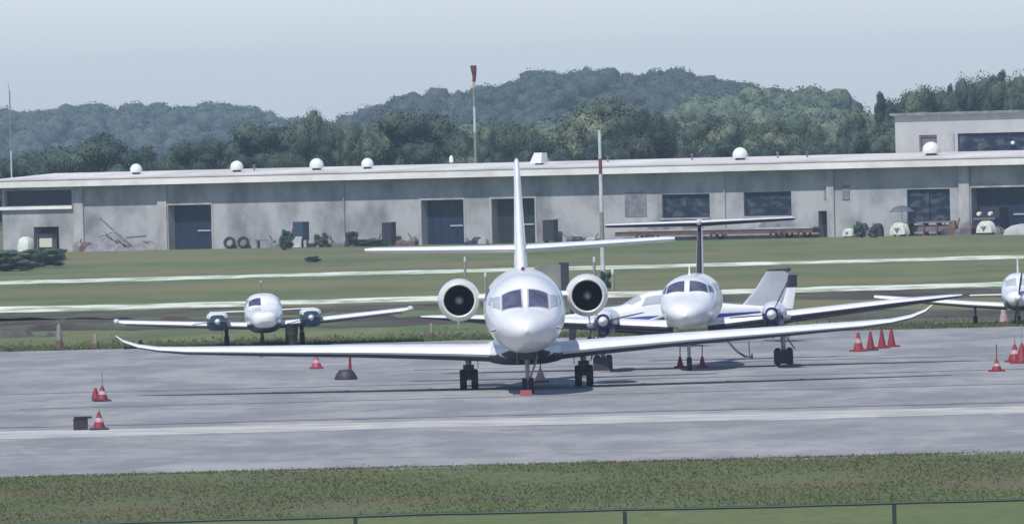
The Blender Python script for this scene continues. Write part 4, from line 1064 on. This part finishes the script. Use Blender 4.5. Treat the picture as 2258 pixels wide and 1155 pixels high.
# ------------------------------------------------------------------ turboprop behind, right
K = thing('turboprop', 'white T-tailed twin turboprop with navy engines, behind the jet right wing', 'turboprop', G(1530, 812), R(-3.3), R(-0.9))
YK = -4.6
fk = Fus([(YK+a, b, c, d, e) for a, b, c, d, e in (
 (0, .01, 1.62, 1.60, 1.58), (.15, .24, 1.80, 1.62, 1.42), (.6, .50, 1.98, 1.68, 1.30), (1.3, .68, 2.14, 1.76, 1.22), (1.75, .74, 2.27, 1.82, 1.2), (2.2, .78, 2.52, 1.9, 1.19), (2.8, .81, 2.68, 1.95, 1.18),
 (3.6, .82, 2.72, 1.96, 1.18), (7.4, .82, 2.72, 1.96, 1.18), (9, .66, 2.70, 2.05, 1.45), (10.8, .35, 2.62, 2.2, 1.85), (12.6, .12, 2.5, 2.3, 2.2), (13, .05, 2.45, 2.35, 2.3))], 2.1)
kf = fk.build('white', K)
for sgn in (1, -1):
    mir = (lambda a: a) if sgn == 1 else (lambda a: 180-a)
    fk.patch([(YK+1.74, mir(85)), (YK+1.98, mir(40)), (YK+2.42, mir(48)), (YK+2.33, mir(85))], 'glass', kf, 'windshield')
    fk.patch([(YK+2.05, mir(36)), (YK+2.6, mir(22)), (YK+2.85, mir(32)), (YK+2.5, mir(45))], 'glass', kf, 'side_window')
    for k in range(6):
        y = YK+3.9+k*.75; fk.patch([(y, mir(18)), (y+.3, mir(18)), (y+.3, mir(38)), (y, mir(38))], 'glass', kf, 'cabin_window', n=4)
KW = [(.5, -1.3, 1.20, 2.5, .18, 3), (2.4, -1.15, 1.36, 2.3, .18, 3), (2.9, -1.0, 1.40, 2.15, .17, 2.5), (6, -.7, 1.66, 1.6, .16, 2), (7.5, -.45, 1.77, 1.1, .11, .5), (7.85, -.3, 1.80, .6, .10, 0)]
wing(KW, 'white', K)
skin(KW, 'boot', K, 'deice_boot', .003, .028)
skin(KW, 'under', K, 'underside_shade_skin', 0, .97, l0=.04)  # underside shade painted on behind the boots
wing([(0, 6.4, 2.6, 2.6, .085, 0), (0, 7.4, 3.4, 2.0, .09, 0), (0, 8.3, 4.1, 1.6, .09, 0), (0, 8.4, 4.16, 1.3, .08, 0)], 'white', K, 'tail_fin', True, 0, both=False)
skin([(0, 6.4, 2.6, 2.6, .085, 0), (0, 7.4, 3.4, 2.0, .09, 0), (0, 8.3, 4.1, 1.6, .09, 0)], 'boot', K, 'deice_boot', .07, .07, True, 0, both=False)
KS = [(0, 7.9, 4.13, 1.5, .13, 1), (.5, 8.0, 4.14, 1.4, .13, 1), (2.75, 8.7, 4.16, .85, .13, 1), (2.85, 8.8, 4.16, .5, .12, 0)]
wing(KS, 'white2', K, 'stabilizer', False, 0)
skin(KS, 'boot', K, 'deice_boot', .006, .12, camber=0)
MB().lathe([(.01, -.5), (.07, -.3), (.10, 0), (.09, 1.2), (.02, 1.7)], (0, 8.1, 4.16), 'y', 12, cap=True).build('tail_bullet', 'white', K)
for sgn in (1, -1):
    cx, cz = sgn*2.42, 1.52
    n = Fus([(-3.2, .15, cz+.17, cz, cz-.15), (-3.05, .24, cz+.25, cz, cz-.3), (-2.6, .29, cz+.31, cz, cz-.38), (-1.4, .33, cz+.34, cz, cz-.42), (0, .33, cz+.30, cz-.02, cz-.42), (1.6, .2, cz+.1, cz-.1, cz-.3), (2.2, .05, cz-.05, cz-.12, cz-.18)], 2.2)
    # shift sideways by wrapping pt
    class N2:
        pass
    low = MB(); N = 32; ys = list(np.linspace(-3.2, 2.2, 28))
    low.loft([[(cx+p[0], p[1], p[2]) for p in (n.pt(y, 2*math.pi*k/N) for k in range(N))] for y in ys])
    nb = low.build('engine_nacelle', 'navy', K, angle=60)
    upv = MB(); upv.loft([[(cx+p[0]*1.02, p[1]-.01, p[2]+.012) for p in (n.pt(y, math.pi*(k/16.0)*.92+math.pi*.04) for k in range(17))] for y in np.linspace(-3.15, 1.4, 20)], False, False, closed=False)
    upv.build('upper_cowl', 'white', nb, angle=60)
    MB().lathe([(.12, 0), (.14, -.03), (.17, 0), (.17, .1)], (cx, -3.12, cz-.27), 'y', 16).build('air_inlet', 'intake', nb)
    prop(nb, (cx, -3.25, cz), 1.2, (62, 182, 302) if sgn == 1 else (130, 250, 10), 'dark', .14, 'white2', tw0=80)
    MB().tube([(cx+sgn*.28, -2.6, cz-.1), (cx+sgn*.42, -2.5, cz-.12), (cx+sgn*.46, -2.2, cz-.1)], [.07, .08, .07], 8).build('exhaust_stack', 'strut', nb)
    x = sgn*2.62
    lg = MB().tube([(x, 0, 1.2), (x, -.02, .7), (x, 0, .25)], [.09, .075, .06], 10).build('main_gear', 'strut', K)
    for dx in (-.17, .17): wheel(lg, (x+dx, 0, .25), .25, .16)
    MB().box(x-.3, x-.28, -.3, .4, .7, 1.12).build('gear_door', 'white2', lg, smooth=False)
    MB().box(x-.28, x+.28, -.30, -.24, .04, .44).build('mud_guard', 'dark', lg, smooth=False)
lg = MB().tube([(0, -3.0, 1.25), (0, -3.0, .2)], [.06, .045], 8).build('nose_gear', 'strut', K)
wheel(lg, (0, -3.0, .2), .2, .14)
MB().tube([(0, -.5, 2.7), (0, -.3, 3.0)], [.03, .012], 6).build('antenna', 'white2', K)

# ------------------------------------------------------------------ small twin on the grass, left
T = thing('light_twin', 'small white twin-propeller plane with teal engines on the grass at left', 'plane', G(584, 762), R(2), R(-1.1))
ft = Fus([(a, b, c, d, e) for a, b, c, d, e in (
 (-3.2, .10, 1.02, .96, .88), (-3.08, .34, 1.16, .94, .72), (-2.6, .48, 1.24, .94, .60), (-1.7, .56, 1.31, .98, .52), (-1.2, .60, 1.37, 1.0, .48), (-.7, .63, 1.64, 1.05, .45), (-.2, .64, 1.76, 1.08, .44), (1.2, .62, 1.74, 1.08, .45),
 (2.2, .45, 1.45, 1.05, .6), (3.6, .22, 1.25, 1.05, .85), (4.6, .08, 1.2, 1.1, 1.0))], 2.7)
tf = ft.build('white', T)
ft2 = Fus([(a, b*1.012, d+.02 if True else c, d, e-.008) for a, b, c, d, e in ft.sec], 2.3)
low = MB(); low.loft([[(p[0]*1.012, p[1], p[2]-.006) for p in (ft.pt(y, math.pi*(1.12+k/16.0*.76)) for k in range(17))] for y in np.linspace(-2.9, 3.4, 26)], False, False, closed=False)
low.build('dark_belly_skin', 'teal', tf, angle=60)
for sgn in (1, -1):
    mir = (lambda a: a) if sgn == 1 else (lambda a: 180-a)
    ft.patch([(-1.15, mir(86)), (-1.0, mir(42)), (-.68, mir(46)), (-.72, mir(86))], 'glass' if sgn == -1 else 'white2', tf, 'windshield')
    ft.patch([(-.6, mir(20)), (1.0, mir(20)), (.9, mir(45)), (-.5, mir(45))], 'glass', tf, 'cabin_window')
wing([(.4, -.9, .70, 1.6, .15, 3), (1.6, -.75, .77, 1.5, .15, 3), (4.7, -.5, .98, 1.2, .14, 1), (4.95, -.4, 1.02, .9, .12, 0)], 'white', T)
skin([(.4, -.9, .70, 1.6, .15, 3), (1.6, -.75, .77, 1.5, .15, 3), (4.7, -.5, .98, 1.2, .14, 1)], 'under', T, 'underside_shade_skin', 0, .97, l0=.03)  # wing shade carried by the dark skin colour
for sgn in (1, -1):
    MB().lathe([(.01, -.8), (.06, -.6), (.10, -.2), (.10, .3), (.05, .8), (.01, .95)], (sgn*5.0, -.1, 1.04), 'y', 14, cap=True).build('tip_tank', 'white', T)
    cx = sgn*1.58; cz = .92
    n = Fus([(-2.1, .24, cz+.20, cz, cz-.20), (-1.95, .32, cz+.27, cz, cz-.28), (-1.3, .36, cz+.30, cz, cz-.32), (0, .34, cz+.26, cz, cz-.30), (1.2, .15, cz+.0, cz-.1, cz-.2)], 3.6)
    nb = MB().loft([[(cx+p[0], p[1], p[2]) for p in (n.pt(y, 2*math.pi*k/28) for k in range(28))] for y in np.linspace(-2.1, 1.2, 18)]).build('engine_nacelle', 'teal', T, angle=60)
    MB().loft([[(cx+p[0]*1.02, p[1]-.008, p[2]+.01) for p in (n.pt(y, math.pi*(.06+.88*k/16.0)) for k in range(17))] for y in np.linspace(-2.07, .9, 14)], False, False, closed=False).build('upper_cowl', 'white', nb, angle=60)
    prop(nb, (cx, -2.15, cz), .85, (4, 184) if sgn == -1 else (12, 192), 'bellygrey', .10, 'white2', tw0=84)
    x = sgn*1.28
    lg = MB().tube([(x, 0, .8), (x, 0, .2)], [.08, .05], 8).build('main_gear', 'dark', T); wheel(lg, (x, 0, .2), .2, .17)
    MB().box(x-.16, x-.14, -.2, .25, .28, .62).build('gear_door', 'bellygrey', lg, smooth=False)
lg = MB().tube([(-.1, -2.2, .7), (-.1, -2.2, .17)], [.06, .04], 8).build('nose_gear', 'dark', T); wheel(lg, (-.1, -2.2, .17), .17, .13)
wing([(0, 3.3, 1.1, 1.3, .08, 0), (0, 3.9, 1.9, .8, .06, 0), (0, 4.0, 2.05, .6, .05, 0)], 'tan', T, 'tail_fin', True, 0, both=False)
MB().lathe([(.01, -.1), (.03, 0), (.03, .3), (.01, .5)], (0, 4.0, 2.12), 'y', 10, cap=True).build('fin_beacon', 'white', T)
wing([(0, 3.7, 1.12, .9, .09, 0), (1.8, 4.0, 1.14, .6, .09, 0)], 'white2', T, 'stabilizer', False, 0)

# ------------------------------------------------------------------ single-engine low-wing planes
def single(label, loc, rz, stripe, cover, fin, cap=True, name='light_aircraft', ry=0):
    P = thing(name, label, 'plane', loc, rz, ry)
    fs = Fus([(-2.6, .02, .95, .93, .91), (-2.5, .32, 1.14, .95, .74), (-2.1, .44, 1.22, .96, .62), (-1.3, .50, 1.28, .98, .55), (-.9, .54, 1.34, 1.0, .52), (-.4, .57, 1.62, 1.05, .50), (.1, .58, 1.76, 1.06, .5), (.9, .56, 1.74, 1.06, .52),
              (1.7, .42, 1.42, 1.04, .62), (3.4, .18, 1.2, 1.03, .85), (4.4, .06, 1.14, 1.06, .98)], 2.4)
    f = fs.build(cover, P)
    MB().loft([[(p[0]*1.012, p[1], p[2]-.006) for p in (fs.pt(y, math.pi*(1.04+k/16.0*.92)) for k in range(17))] for y in np.linspace(-2.35, 4.0, 26)], False, False, closed=False).build('lower_paint', stripe, f, angle=60)
    for sgn in (1, -1):
        mir = (lambda a: a) if sgn == 1 else (lambda a: 180-a)
        fs.patch([(-.88, mir(86)), (-.72, mir(42)), (-.38, mir(46)), (-.42, mir(86))], 'glass2', f, 'windshield')
        fs.patch([(-.4, mir(20)), (.3, mir(20)), (.3, mir(48)), (-.25, mir(48))], 'glass2', f, 'cabin_window')
        fs.patch([(.45, mir(20)), (1.1, mir(20)), (1.0, mir(46)), (.45, mir(48))], 'glass2', f, 'cabin_window')
    wing([(.4, -.7, .66, 1.65, .15, 3), (1.6, -.6, .76, 1.5, .15, 3), (4.7, -.45, 1.08, 1.15, .14, 1), (4.95, -.35, 1.12, .9, .12, 0)], 'white', P)
    skin([(.4, -.7, .66, 1.65, .15, 3), (1.6, -.6, .76, 1.5, .15, 3), (4.7, -.45, 1.08, 1.15, .14, 1)], 'under', P, 'underside_shade_skin', 0, .97, l0=.03)  # lower skin darkened in colour to stand for shade
    wing([(0, 2.9, 1.05, 1.5, .09, 0), (0, 3.5, 1.7, 1.1, .09, 0), (0, 3.9, 2.28, .75, .08, 0)], fin, P, 'tail_fin', True, 0, both=False)
    wing([(0, 4.35, 1.05, .4, .09, 0), (0, 4.55, 1.7, .32, .09, 0), (0, 4.62, 2.05, .30, .08, 0)], 'white', P, 'rudder', True, 0, both=False)
    wing([(0, 4.53, 1.75, .38, .12, 0), (0, 4.62, 2.15, .30, .12, 0)], 'boot', P, 'rudder_tip', True, 0, both=False)
    if cap: MB().lathe([(.01, -.3), (.03, -.2), (.04, .3), (.08, .42), (.02, .52)], (0, 4.2, 2.33), 'y', 10, cap=True).build('fin_cap', 'dark', P)
    wing([(0, 3.6, .98, .9, .09, 0), (1.7, 3.75, 1.0, .75, .09, 0)], 'white2', P, 'stabilizer', False, 0)
    prop(P, (0, -2.6, .95), .9, (80, 260), 'dark', .13, 'white2')
    for sgn in (1, -1):
        lg = MB().tube([(sgn*1.5, 0, .75), (sgn*1.5, 0, .18)], [.05, .04], 8).build('main_gear', 'bellygrey', P); wheel(lg, (sgn*1.5, 0, .18), .18, .15)
    lg = MB().tube([(0, -2.0, .7), (0, -2.0, .17)], [.05, .04], 8).build('nose_gear', 'bellygrey', P); wheel(lg, (0, -2.0, .17), .17, .12)
    return P
p = atD(1436, 740, 334)
single('white light plane with blue underside, side-on behind the turboprop', (p.x, 334, 0), R(-78), 'blue', 'white', 'fingrey')
p = G(2248, 716)
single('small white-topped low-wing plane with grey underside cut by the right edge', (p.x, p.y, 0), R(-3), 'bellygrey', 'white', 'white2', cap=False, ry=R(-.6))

# ------------------------------------------------------------------ haze
hz, t_, b_ = newmat('haze_air')
t_.nodes.remove(b_)
pv = t_.nodes.new('ShaderNodeVolumePrincipled'); pv.inputs['Color'].default_value = (0.66, 0.86, 1.0, 1)
pv.inputs['Density'].default_value = 0.00018; pv.inputs['Anisotropy'].default_value = 0.0
t_.links.new(pv.outputs[0], t_.nodes['Material Output'].inputs['Volume'])
hb = MB().box(-4100, 4100, -700, 4100, -4, 45).build('haze', hz, smooth=False)
tag(hb, 'thin blue haze in the air over the whole airfield', 'haze', kind='stuff')
